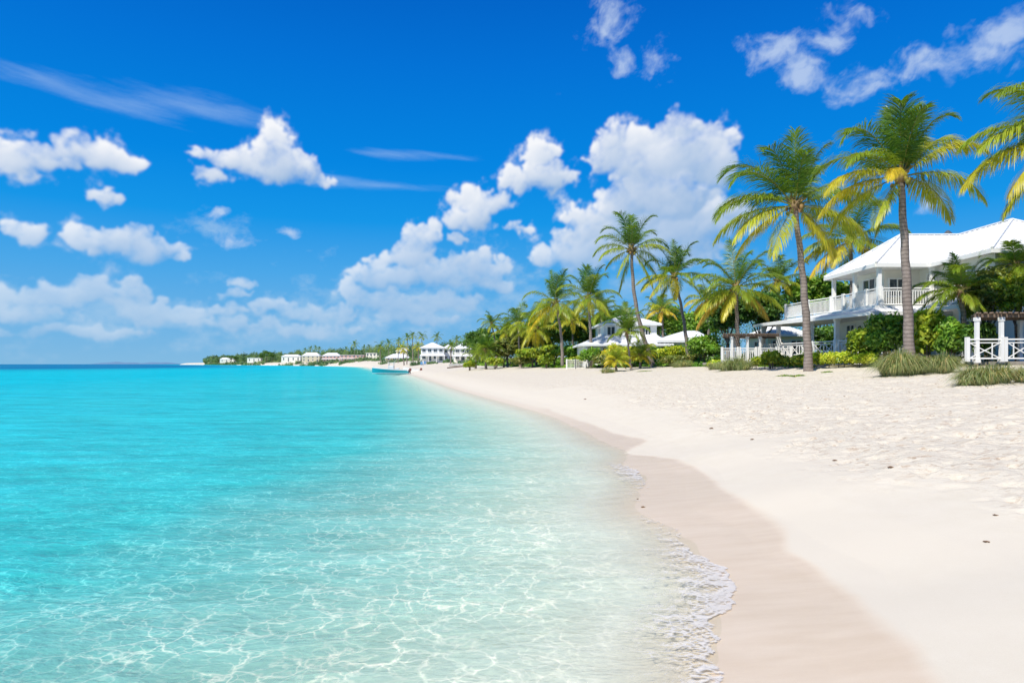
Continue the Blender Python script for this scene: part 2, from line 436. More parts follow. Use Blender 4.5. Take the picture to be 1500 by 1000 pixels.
w = bpy.data.worlds.new('World'); scene.world = w; w.use_nodes = True
t = NT(w.node_tree); t.n.clear()
wo = t.new('ShaderNodeOutputWorld'); bg = t.new('ShaderNodeBackground'); t.l.new(bg.outputs[0], wo.inputs[0])
bg.inputs[1].default_value = 0.10
sky = t.new('ShaderNodeTexSky', sky_type='NISHITA', sun_disc=False)
sky.sun_elevation = el; sky.sun_rotation = az; sky.altitude = 0; sky.air_density = 1.0; sky.dust_density = 0.4; sky.ozone_density = 2.5
D = t.coord('Generated')
sp = t.new('ShaderNodeSeparateXYZ'); t.l.new(D, sp.inputs[0])
h = t.math('MAXIMUM', sp.outputs[2], 0.0)
ramp = t.new('ShaderNodeValToRGB'); t.l.new(h, ramp.inputs[0])
cr = ramp.color_ramp
pts = [(0.0, (0.230, 0.500, 0.760)), (0.035, (0.175, 0.465, 0.780)), (0.125, (0.070, 0.390, 0.815)), (0.20, (0.006, 0.305, 0.810)), (0.275, (0.0, 0.238, 0.765)), (0.40, (0.0, 0.168, 0.67)), (0.50, (0.0, 0.115, 0.55)), (0.65, (0.0, 0.07, 0.38)), (1.0, (0.0, 0.05, 0.26))]
cr.elements[0].position = 0; cr.elements[0].color = (*pts[0][1], 1); cr.elements[1].position = 1; cr.elements[1].color = (*pts[-1][1], 1)
for p_, c_ in pts[1:-1]:
    e = cr.elements.new(p_); e.color = (*c_, 1)
deep = t.vm('SCALE', ramp.outputs[0], scale=10.0)      # the deep polarised blue of the picture
clear = t.mix(0.99, sky.outputs[0], deep)
below = t.mapr(sp.outputs[2], -0.02, 0.0)
s_ = t.mix(below, (1.0, 4.0, 5.0), clear)
t.l.new(s_, bg.inputs[0])
w.cycles.sampling_method = 'MANUAL'; w.cycles.sample_map_resolution = 512
scene.view_settings.view_transform = 'Standard'; scene.view_settings.look = 'None'; scene.view_settings.exposure = 0; scene.view_settings.gamma = 1
scene.cycles.max_bounces = 6; scene.cycles.transparent_max_bounces = 12; scene.cycles.diffuse_bounces = 4
scene.cycles.glossy_bounces = 2; scene.cycles.transmission_bounces = 3; scene.cycles.caustics_reflective = False; scene.cycles.caustics_refractive = False
scene.cycles.use_denoising = True
# ------------------------------------------------------------------ lie of the land
WL = [(-200,-12),(-20,-3.6),(0,-0.45),(2,0.35),(3.2,0.85),(4.28,1.26),(5.17,1.52),(6.2,2.0),(7.0,1.92),(8.2,1.95),(9.2,1.72),(10.5,1.95),(12,2.3),(13.4,2.2),(15.5,2.62),(17.5,2.35),(20.6,2.1),(26.7,1.35),(35,-.35),(50,-3.6),(74,-8.2),(133,-20),(200,-36),(333,-69),(444,-96),(600,-152),(830,-257),(1330,-532),(1900,-880),(2250,-1085),(2500,-1050),(3200,-700),(5000,600),(9000,4000)]
WT = [(-20,0.6),(0,1.2),(3.0,2.15),(3.75,2.36),(4.4,2.62),(5.0,2.72),(5.9,2.80),(7.0,2.86),(7.9,3.12),(8.9,3.12),(9.9,3.10),(11.2,3.28),(13,3.3),(14.3,3.0),(15.2,2.6),(17,3.3),(18.5,3.0),(22,2.55),(28,1.6),(36,-.1)]
wy = np.array([a for a, b in WL], float); wx = np.array([b for a, b in WL], float)
ty = np.array([a for a, b in WT], float); tx = np.array([b for a, b in WT], float)
def smooth_interp(y, ya, xa):
    # Catmull-Rom through the survey points
    i = np.clip(np.searchsorted(ya, y) - 1, 1, len(ya) - 3)
    m = np.gradient(xa, ya)
    h = ya[i + 1] - ya[i]; u = np.clip((y - ya[i]) / h, 0, 1)
    return (2*u**3-3*u**2+1)*xa[i] + (u**3-2*u**2+u)*h*m[i] + (-2*u**3+3*u**2)*xa[i+1] + (u**3-u**2)*h*m[i+1]
def shore_x(Y): return smooth_interp(np.asarray(Y, float), wy, wx)
PS = np.array([-3000,-900,-300,-80,-30,-14,-8,-4.5,-2,-0.8,0,0.7,1.3,2.2,4,8,12,16,20,26,60,400,4000], float)
PZ = np.array([-26,-20,-11,-4.2,-2.6,-1.9,-1.35,-0.78,-0.30,-0.10,0.0,0.06,0.14,0.32,0.60,1.05,1.40,1.66,1.95,2.10,2.5,5,5], float)
def inland(X, Y):
    sl_ = (shore_x(Y + 0.5 + 0.02 * np.abs(Y)) - shore_x(Y - 0.5 - 0.02 * np.abs(Y))) / (1 + 0.04 * np.abs(Y))
    return (X - shore_x(Y)) / np.sqrt(1 + sl_ ** 2)
def height(X, Y, detail=True):
    X = np.asarray(X, float); Y = np.asarray(Y, float)
    s = inland(X, Y)
    z = np.interp(s, PS, PZ)
    z = z * np.where(z > 0, 1 + 1.5 * sstep(70, 600, Y), 1)
    if detail:
        z = z + sstep(6, 16, s) * (fbm(X * 0.22, Y * 0.22, 3, 5) - 0.5) * 0.22 * sstep(400, 30, Y)
        ch = churn_of(X, Y, s)
        near = sstep(60, 25, np.hypot(X, Y))
        d1 = fbm(X * 2.6, Y * 2.6, 3, 21); d2 = vnoise(X * 4.6 + 3, Y * 4.6, 33)
        z = z + ch * near * ((d1 - 0.5) * 0.11 - sstep(0.66, 0.9, d2) * 0.055)
        z = z + sstep(0.4, -1.5, s) * near * (fbm(X * 0.9, Y * 0.9, 3, 8) - 0.5) * 0.08 * sstep(-0.4, -2, s)
        z = z + (fbm(X * 0.7, Y * 0.5, 2, 12) - 0.5) * 0.02 * near
    return z
def churn_of(X, Y, s):
    edge = 3.6 - 0.02 * Y + (fbm(X * 0.5, Y * 0.5, 3, 40) - 0.5) * 2.2
    lane = sstep(edge - 0.4, edge + 1.4, X - np.minimum(shore_x(Y) * 0.25, 0.6) - 0.9)
    far = sstep(1.5, 4, s)
    return np.where(Y < 40, lane, far) * sstep(0.5, 2.0, s)
def gz(X, Y): return float(height(np.array([X]), np.array([Y]))[0])

def polar(rows, ang):
    r, a = np.meshgrid(rows, ang, indexing='ij')
    return r * np.sin(a), r * np.cos(a)
def grid_faces(nr, na):
    i, j = np.meshgrid(np.arange(nr - 1), np.arange(na - 1), indexing='ij')
    i = i.ravel(); j = j.ravel()
    return np.stack([i * na + j, i * na + j + 1, (i + 1) * na + j + 1, (i + 1) * na + j], 1)
def angles(nf, nb):
    f = np.linspace(R(-44), R(44), nf)
    b1 = np.linspace(R(-180), R(-44), nb, endpoint=False); b2 = np.linspace(R(44), R(180), nb + 1)[1:]
    return np.concatenate([b1, f, b2])
rows = np.concatenate([[0.02, 0.6], np.geomspace(1.2, 60, 760), np.geomspace(60.8, 9000, 170)])
ang = angles(900, 40)
X, Y = polar(rows, ang)
X = X.ravel(); Y = Y.ravel()
Z = height(X, Y)
s = inland(X, Y)
wetx = smooth_interp(Y, ty, tx)
lip = (fbm(X * 1.4, Y * 1.4, 3, 51) - 0.5) * 0.22
soft = 0.03 + 0.10 * fbm(X * 0.6, Y * 0.6, 2, 55)
wet = sstep(1, -1, (X - wetx + lip) / soft)
wet = np.where(Y > 30, sstep(0.9, 0.2, s), wet) * (1 - 0.55 * sstep(16, 32, Y))
wet = np.where(Y < -10, sstep(1.5, 1.0, s), wet)
under = np.clip(-Z, 0, 50)
soil = sstep(17.6, 19.2, s + 3.6 * sstep(50, 85, Y) + (fbm(X * 0.4, Y * 0.4, 3, 60) - 0.5) * 3) * sstep(-170, -120, -Y)
ground = mesh_np('beach_ground', np.stack([X, Y, Z], 1), [grid_faces(len(rows), len(ang))], M['sand'],
                 attrs=dict(wet=wet, churn=churn_of(X, Y, s), under=under, soil=soil), smooth=True)
tag(ground, 'white sand beach running into the sea, trampled near the gardens and wet at the edge', kind='structure')

rows = np.concatenate([[0.02, 0.6], np.geomspace(1.2, 40, 620), np.geomspace(40.8, 9000, 130)])
ang = angles(760, 30)
X, Y = polar(rows, ang)
X = X.ravel(); Y = Y.ravel()
dep = -height(X, Y, True)
s = inland(X, Y)
near = sstep(45, 18, np.hypot(X, Y))
cal = sstep(-0.02, 0.35, dep)
swell = (fbm(X * 0.55, Y * 1.15, 3, 71) - 0.5) * 0.07 + (fbm(X * 2.2 + Y * 0.6, Y * 3.4, 3, 72) - 0.5) * 0.020
Zw = swell * near * cal + 0.012 * (fbm(X * 2.5, Y * 2.5, 2, 75) - 0.3) * near
Zw = np.where(dep < -0.10, np.minimum(-0.15, -0.0 * X - 0.15), Zw)
# deep water far out, shelf edge
dd = np.clip(dep, 0, 60)
dist = np.hypot(X, Y)
dd = dd + sstep(110, 420, Y - X * 0.12 + (fbm(X * 0.012, Y * 0.012, 3, 80) - 0.5) * 90) * sstep(20, 160, -s) * 13
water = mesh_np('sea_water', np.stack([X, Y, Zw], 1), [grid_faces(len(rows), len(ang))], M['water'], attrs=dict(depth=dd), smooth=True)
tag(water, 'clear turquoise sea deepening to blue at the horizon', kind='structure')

# foam left by the last wave
yy = np.concatenate([np.arange(1.6, 15, 0.025), np.geomspace(15, 70, 420)])
qq = np.linspace(-1, 0.22, 48)
Yf, Q = np.meshgrid(yy, qq, indexing='ij')
wide = 0.32 + 0.55 * np.exp(-((Yf - 5.9) / 2.0) ** 2) + 0.35 * np.exp(-((Yf - 12.6) / 1.6) ** 2) + 0.004 * Yf
jag = (fbm(Yf * 3.0, Yf * 0 + 2, 4, 90) - 0.5) * 0.28 + (fbm(Yf * 11.0, Yf * 0 + 5, 2, 92) - 0.5) * 0.09
Xf = shore_x(Yf) + (Q - 0.20) * wide + jag * sstep(-1, 0.1, Q) + 0.02
gate = 0.18 + 0.75 * np.exp(-((Yf - 6.2) / 1.9) ** 2) + 0.75 * np.exp(-((Yf - 12.4) / 1.3) ** 2) + 0.35 * np.exp(-((Yf - 3.3) / 1.2) ** 2) + 0.12 * sstep(20, 30, Yf)
dens = gate * sstep(-1.0, -0.25, Q) * sstep(0.22, 0.16, Q) * (0.5 + 0.6 * sstep(-0.5, 0.1, Q)) * sstep(1.6, 2.4, Yf) * sstep(70, 50, Yf)
# a thin bright rim along the very front
dens = dens + sstep(0.13, 0.18, Q) * sstep(0.22, 0.2, Q) * 0.45 * gate
zs = height(Xf.ravel(), Yf.ravel()).reshape(Xf.shape)
Zf = np.maximum(zs, 0.004) + 0.008 + 0.010 * dens * (fbm(Xf * 9, Yf * 9, 2, 94))
foam = mesh_np('sea_foam', np.stack([Xf.ravel(), Yf.ravel(), Zf.ravel()], 1), [grid_faces(len(yy), len(qq))], M['foam'], attrs=dict(dens=dens.ravel()), smooth=True)
tag(foam, 'thin lace of white foam along the waterline', 'foam', kind='stuff')
def ae(px, py):
    x = px - 750.0; z = 533.0 - py
    return math.atan2(x, 1000.0), math.atan2(z, math.hypot(x, 1000.0))
CUM = [ # heaps: centre and half axes as seen from the beach
 (1000,188,36,32),(1046,206,36,30),(952,215,52,30),(903,228,42,36),(985,240,84,46),(958,290,74,52),(1030,245,40,36),(922,325,84,42),
 (872,340,54,32),(842,372,68,30),(992,330,76,48),(1045,325,42,38),(930,372,110,28),(1000,372,60,24),
 (797,226,32,18),(790,262,48,28),(760,272,24,18),(696,288,30,18),(696,316,38,30),(735,300,20,14),
 (620,345,28,16),(606,372,36,26),(560,408,44,22),(702,390,32,24),(640,402,70,26),(580,445,66,20),(655,442,66,18),(728,408,22,14),
 (22,236,52,26),(66,238,40,18),(104,222,38,24),(150,240,44,22),(178,250,34,18),(42,335,42,20),(155,300,24,16),(165,352,62,26),(215,364,44,24),(130,352,36,20),(262,376,14,12),
 (304,226,32,16),(400,208,24,18),(402,246,62,30),(350,244,44,18),(300,260,32,14),(474,268,28,13),(440,240,26,16),
 (70,432,66,14),(190,420,26,18),(160,438,56,14),(20,428,22,14),(340,430,28,12),(322,454,40,12),(272,454,18,10),(398,454,28,14),(460,460,52,18),(352,410,30,8),(500,462,20,16),(520,430,24,16),
 (112,425,56,24),(36,452,56,16),(206,452,46,16),(252,468,60,12),(340,476,80,12),(452,486,90,10),(100,482,130,12),(610,468,60,12),(560,380,22,14),(240,432,16,10),(735,385,20,10),(668,350,16,10),(760,330,16,10)]
WSP = [(895,32,34,34),(965,90,24,30),(905,86,20,22),(1122,80,44,22),(1158,66,40,26),(1176,104,28,40),(1252,24,40,26),(1200,60,40,18),(1275,112,62,28),(1345,95,70,28),(1420,72,80,32),(1480,60,50,44),
 (1360,292,24,20),(330,322,20,8),(345,350,30,14),(425,345,20,8)]
CIR = [(60,115,150,26),(190,150,220,32),(300,160,140,20),(560,272,140,9),(480,262,60,10),(560,225,120,10),(600,540,10,2)]
HAZ = [(120,462,280,46),(430,470,280,44),(650,455,200,60),(900,430,300,70),(320,330,60,24)]


# ------------------------------------------------------------------ clouds: a far shell of sky with its own density and light per vertex
def gauss(a, sg):
    k = np.arange(-int(3 * sg) - 1, int(3 * sg) + 2); g = np.exp(-0.5 * (k / sg) ** 2); g /= g.sum()
    p = len(k) // 2
    b = np.pad(a, ((p, p), (0, 0)), mode='edge'); b = sum(g[i] * b[i:i + a.shape[0]] for i in range(len(k)))
    b = np.pad(b, ((0, 0), (p, p)), mode='edge'); return sum(g[i] * b[:, i:i + a.shape[1]] for i in range(len(k)))
def cloud_shell():
    st = R(0.072)
    A = np.arange(R(-48), R(48), st); E = np.arange(R(-0.3), R(32), st)
    EE, AA = np.meshgrid(E, A, indexing='ij')
    ne, na = EE.shape
    def nf(u, v, sc, o, seed, g=0.5): return fbm(u * sc + 50, v * sc + 50, o, seed, g) - 0.5
    def fld(u, v, lst, k=7.0):
        acc = np.zeros_like(u)
        for (cx, cy, rx, ry) in lst:
            a0, e0 = ae(cx, cy); a1, _ = ae(cx + rx, cy); _, e1 = ae(cx, cy - ry)
            q = np.sqrt(((u - a0) / (a1 - a0)) ** 2 + ((v - e0) / (e1 - e0)) ** 2)
            acc += np.exp(k * np.clip(1 - q, -2, 1))
        return np.log(acc + 1e-9) / k
    rc = random.Random(21)
    Hh = np.zeros((ne, na)); Dn = np.zeros((ne, na))
    def stamp(x, y, rx, ry, z, w):
        i0 = max(0, int(y - ry) - 1); i1 = min(ne, int(y + ry) + 2); j0 = max(0, int(x - rx) - 1); j1 = min(na, int(x + rx) + 2)
        if i1 <= i0 or j1 <= j0: return
        jj = (np.arange(j0, j1) - x) / rx; ii = (np.arange(i0, i1) - y) / ry
        q = jj[None, :] ** 2 + ii[:, None] ** 2
        hh = np.sqrt(np.clip(1 - q, 0, 1))
        m = q < 1
        v = np.where(m, z + hh * min(rx, ry) * 0.85, 0)
        Hh[i0:i1, j0:j1] = np.maximum(Hh[i0:i1, j0:j1], v)
        Dn[i0:i1, j0:j1] = np.maximum(Dn[i0:i1, j0:j1], np.clip((1 - q) * w, 0, 1))
    def grow(x, y, rx, ry, z, lev, w):
        stamp(x, y, rx, ry, z, w)
        r = min(rx, ry)
        if lev == 0 or r < 1.6: return
        n = (13, 8, 6)[3 - lev] if lev <= 3 else 13
        if lev == 3: n = int(9 + 7 * max(rx, ry) / r)
        for i in range(n):
            a = math.pi * (rc.uniform(-0.12, 1.12) if rc.random() < 0.82 else rc.uniform(1.0, 2.0))
            k = rc.uniform(0.45, 1.02)
            cr_ = r * rc.uniform(0.26, 0.52)
            if rc.random() < 0.15: cr_ *= 1.3
            cx_ = x + math.cos(a) * rx * k; cy_ = y + math.sin(a) * ry * k * (1 if math.sin(a) > 0 else 0.75)
            grow(cx_, cy_, cr_ * rc.uniform(0.95, 1.3), cr_, z + r * 0.45 * math.sqrt(max(0, 1 - k * k)), lev - 1, w * rc.uniform(0.8, 1))
    for (cx, cy, rx, ry) in CUM:
        a0, e0 = ae(cx, cy); a1, _ = ae(cx + rx, cy); _, e1 = ae(cx, cy - ry)
        grow((a0 - A[0]) / st, (e0 - E[0]) / st, (a1 - a0) / st * 0.92, (e1 - e0) / st * 0.88, 2, 3, 1.0)
    # fray the puffs
    def warpidx(img, amt, sc, seed, o=4):
        di = nf(AA, EE, sc, o, seed) * 2 * amt; dj = nf(AA, EE, sc, o, seed + 20) * 2 * amt
        I = np.clip(np.arange(ne)[:, None] + di, 0, ne - 1.001); J = np.clip(np.arange(na)[None, :] + dj, 0, na - 1.001)
        i = I.astype(int); j = J.astype(int); fi = I - i; fj = J - j
        return (img[i, j] * (1 - fi) + img[i + 1, j] * fi) * (1 - fj) + (img[i, j + 1] * (1 - fi) + img[i + 1, j + 1] * fi) * fj
    Hh = warpidx(warpidx(Hh, 13, 24, 300), 5, 90, 340); Dn = warpidx(warpidx(Dn, 13, 24, 300), 5, 90, 340)
    Dn = gauss(Dn, 1.0)
    mass = gauss(np.clip(Dn * 1.5, 0, 1), 11)
    n1 = nf(AA, EE, 28, 7, 160, 0.58)
    Da = Dn * 1.0 + n1 * 1.9 * np.clip(1.35 - mass * 1.1, 0.15, 1.2) - 0.9 * (1 - np.clip(mass * 3.5, 0, 1))
    Da = Da + nf(AA, EE, 75, 4, 170, 0.6) * 0.9 * np.clip(1.1 - mass, 0, 1)
    al = sstep(0.0, 0.95, Da)
    al = gauss(al, 0.6)
    H1 = gauss(Hh, 1.6); H2 = gauss(Hh, 6)
    def slope(Hx):
        gE, gA = np.gradient(Hx); return -(gA * -0.45 + gE * 0.9)
    light = 0.56 + 0.24 * np.tanh(slope(H1) * 0.9) + 0.26 * np.tanh(slope(H2) * 0.9)
    shade = np.zeros_like(H1)
    for n, wgt in ((5, .15), (10, .2), (18, .2), (30, .25), (46, .2)):
        sh = np.roll(mass, (-n, int(n * 0.35)), axis=(0, 1)); sh[-n:] = 0
        shade += sh * wgt
    light = light + 0.13 - 0.58 * np.clip(shade - 0.16, 0, 1)
    light = gauss(light + n1 * 0.35, 0.7)
    light = np.clip(light + 0.10 * (1 - np.clip(mass * 1.6, 0, 1)), 0, 1)
    el_f = sstep(R(1.0), R(13), EE)
    al = al * (0.50 + 0.47 * el_f)
    hz = 1 - sstep(R(0.5), R(15), EE)
    white = np.array([0.95, 0.96, 0.985]); grey = np.array([0.34, 0.50, 0.74])
    hazec = np.array([0.40, 0.61, 0.83])
    col = grey + (white - grey) * light[..., None]
    col = col + (hazec - col) * (hz * 0.42)[..., None]
    # thin clouds
    def over(c0, a0, c1, a1):
        a = a1 + a0 * (1 - a1)
        c = (c1 * a1[..., None] + c0 * (a0 * (1 - a1))[..., None]) / np.maximum(a, 1e-5)[..., None]
        return c, a
    ci = fld(AA, EE + AA * 0.0, CIR, 4) + (fbm(AA * 9 + EE * 12, EE * 60 + AA * 6, 6, 210, 0.62) - 0.5) * 2.0
    ca = sstep(0.1, 1.6, ci) * 0.36
    C = np.broadcast_to(np.array([0.45, 0.64, 0.90]), col.shape); Al = ca
    ha = fld(AA, EE, HAZ, 3) * 0.8 + nf(AA, EE * 1.7, 30, 7, 230, 0.6) * 2.4
    C, Al = over(C, Al, np.broadcast_to(np.array([0.42, 0.62, 0.83]), col.shape), sstep(0.0, 1.3, ha) * 0.55)
    uw = AA + nf(AA, EE, 20, 4, 240) * 0.030; vw = EE + nf(AA, EE, 20, 4, 250) * 0.030
    wf = fld(uw, vw, WSP) * 1.0 + nf(uw * 0.9 + vw * .4, vw * 1.2 - uw * .3, 34, 7, 260, 0.62) * 2.9
    wa = sstep(-0.15, 1.35, wf) * 0.70
    C, Al = over(C, Al, np.broadcast_to(np.array([0.60, 0.72, 0.90]), col.shape), wa)
    C, Al = over(C, Al, col, al)
    C = np.maximum(C, 0.001)
    rad = 12000.0
    V = np.stack([rad * np.cos(EE) * np.sin(AA), rad * np.cos(EE) * np.cos(AA), rad * np.sin(EE)], -1).reshape(-1, 3)
    m, t, out = newmat('clouds_in_the_sky')
    em = t.new('ShaderNodeEmission'); t.l.new(t.attr('Col', 'Color'), em.inputs[0]); em.inputs[1].default_value = 1.0
    tr = t.new('ShaderNodeBsdfTransparent'); mx = t.new('ShaderNodeMixShader')
    t.l.new(t.attr('cover'), mx.inputs[0]); t.l.new(tr.outputs[0], mx.inputs[1]); t.l.new(em.outputs[0], mx.inputs[2]); t.l.new(mx.outputs[0], out.inputs[0])
    m.cycles.emission_sampling = 'NONE'
    o = mesh_np('sky', V, [grid_faces(len(E), len(A))], m, col=C.reshape(-1, 3), attrs=dict(cover=Al.ravel()), smooth=True)
    tag(o, 'blue sky with white heaped clouds and thin high cloud', kind='structure')
cloud_shell()
# ------------------------------------------------------------------ plants
GREEN = np.array([0.080, 0.165, 0.020]); LIME = np.array([0.26, 0.33, 0.035]); GOLD = np.array([0.55, 0.44, 0.045]); RUST = np.array([0.36, 0.21, 0.10])
def ripe_col(r):
    r = np.asarray(r, float)[..., None]
    a = GREEN + (LIME - GREEN) * np.clip(r * 2, 0, 1)
    a = a + (GOLD - a) * np.clip(r * 2 - 1, 0, 1)
    return a + (RUST - a) * np.clip(r - 1, 0, 1)
def unit(v): return v / np.maximum(np.linalg.norm(v, axis=-1, keepdims=True), 1e-9)
def frond_geo(p0, d0, L, droop, ripe, n=46, ll=0.9, hang=0.6, sway=0.0, rs=None, wid=0.05, thick=0.035):
    rs = rs or NR
    m = 16
    T = np.linspace(0, 1, m)
    d0 = unit(np.array(d0, float)); side0 = np.cross(d0, [0, 0, 1.0])
    if np.linalg.norm(side0) < 0.15: side0 = np.cross(d0, [0.3, 1, 0])
    side0 = unit(side0)
    dirs = unit(d0[None] + np.array([0, 0, -1.0])[None] * (droop * (0.55 * T ** 1.4 + 0.75 * T ** 3))[:, None] + side0[None] * (sway * T ** 1.3)[:, None])
    P = np.array(p0) + np.concatenate([[np.zeros(3)], np.cumsum((dirs[1:] + dirs[:-1]) / 2 * (L / (m - 1)), 0)])
    V = []; F4 = []; F3 = []; C = []
    # rachis, three-sided
    for i in range(m):
        u = unit(np.cross(dirs[i], side0)); r = thick * (1 - 0.85 * T[i]) * (1.8 if i == 0 else 1)
        for a in (0, 2.1, 4.2): V.append(P[i] + (side0 * math.cos(a) + u * math.sin(a)) * r)
        C += [np.array([0.30, 0.29, 0.07]) * (1 - 0.3 * T[i]) if ripe < 1 else RUST * 1.1] * 3
    for i in range(m - 1):
        for k in range(3):
            F4.append((i * 3 + k, i * 3 + (k + 1) % 3, i * 3 + 3 + (k + 1) % 3, i * 3 + 3 + k))
    V = np.array(V); C = np.array(C)
    t = np.linspace(0.14, 0.995, n); t = np.concatenate([t, t]) + rs.uniform(-0.006, 0.006, 2 * n)
    t = np.clip(t, 0.1, 1)
    sg = np.concatenate([np.ones(n), -np.ones(n)])[:, None]
    q = t * (m - 1); i = np.minimum(q.astype(int), m - 2); f = (q - i)[:, None]
    p = P[i] * (1 - f) + P[i + 1] * f; tg = unit(dirs[i] * (1 - f) + dirs[i + 1] * f)
    up = unit(np.cross(np.broadcast_to(side0, tg.shape), tg)); sd = np.cross(tg, up)
    A = np.interp(t, [0.1, 0.5, 1], [0.35, 0.65, 1.25])[:, None] + rs.uniform(-0.14, 0.14, (2 * n, 1))
    ln = ll * np.interp(t, [0.1, 0.25, 0.5, 0.8, 1], [0.55, 0.95, 1.0, 0.72, 0.34]) * rs.uniform(0.70, 1.12, 2 * n)
    vee = (0.30 - 0.25 * min(ripe, 1)) + rs.uniform(-0.15, 0.15, (2 * n, 1))
    d1 = unit(sd * sg * np.cos(A) + tg * np.sin(A) + up * vee + np.array([0, 0, -1.0]) * hang * 0.30)
    d2 = unit(d1 + np.array([0, 0, -1.0]) * hang * rs.uniform(0.6, 1.3, (2 * n, 1)))
    d3 = unit(d2 + np.array([0, 0, -1.0]) * hang * 1.1)
    W = unit(np.cross(d1, unit(up + sd * sg * 0.5))) * (wid / 2)
    L1 = (ln * 0.4)[:, None]; L2 = (ln * 0.35)[:, None]; L3 = (ln * 0.25)[:, None]
    a0 = p - W * 0.5; a1 = p + W * 0.5
    m1 = p + d1 * L1; m2 = m1 + d2 * L2; tip = m2 + d3 * L3
    b0 = m1 - W; b1 = m1 + W; c0 = m2 - W * 0.7; c1 = m2 + W * 0.7
    base = len(V); N = 2 * n
    V = np.concatenate([V, np.stack([a0, a1, b0, b1, c0, c1, tip], 1).reshape(-1, 3)])
    k = base + np.arange(N)[:, None] * 7
    q1 = k + np.array([[0, 1, 3, 2]]); q2 = k + np.array([[2, 3, 5, 4]]); t3 = k + np.array([[4, 5, 6]])
    rr = ripe + 0.10 * (t - 0.5) + rs.uniform(-0.10, 0.12, N)
    cc = ripe_col(np.clip(rr, 0, 2)) * rs.uniform(0.85, 1.15, (N, 1))
    tipc = ripe_col(np.clip(rr + 0.22, 0, 2))
    C = np.concatenate([C, np.stack([cc, cc, cc, cc, cc, cc, tipc], 1).reshape(-1, 3)])
    return V, np.concatenate([np.array(F4), q1, q2]), t3, C
def join(geos):
    V = []; Q = []; T3 = []; C = []; n = 0
    for v, q, t3, c in geos:
        V.append(v); Q.append(q + n); T3.append(t3 + n); C.append(c); n += len(v)
    return np.concatenate(V), [np.concatenate(Q), np.concatenate(T3)], np.concatenate(C)

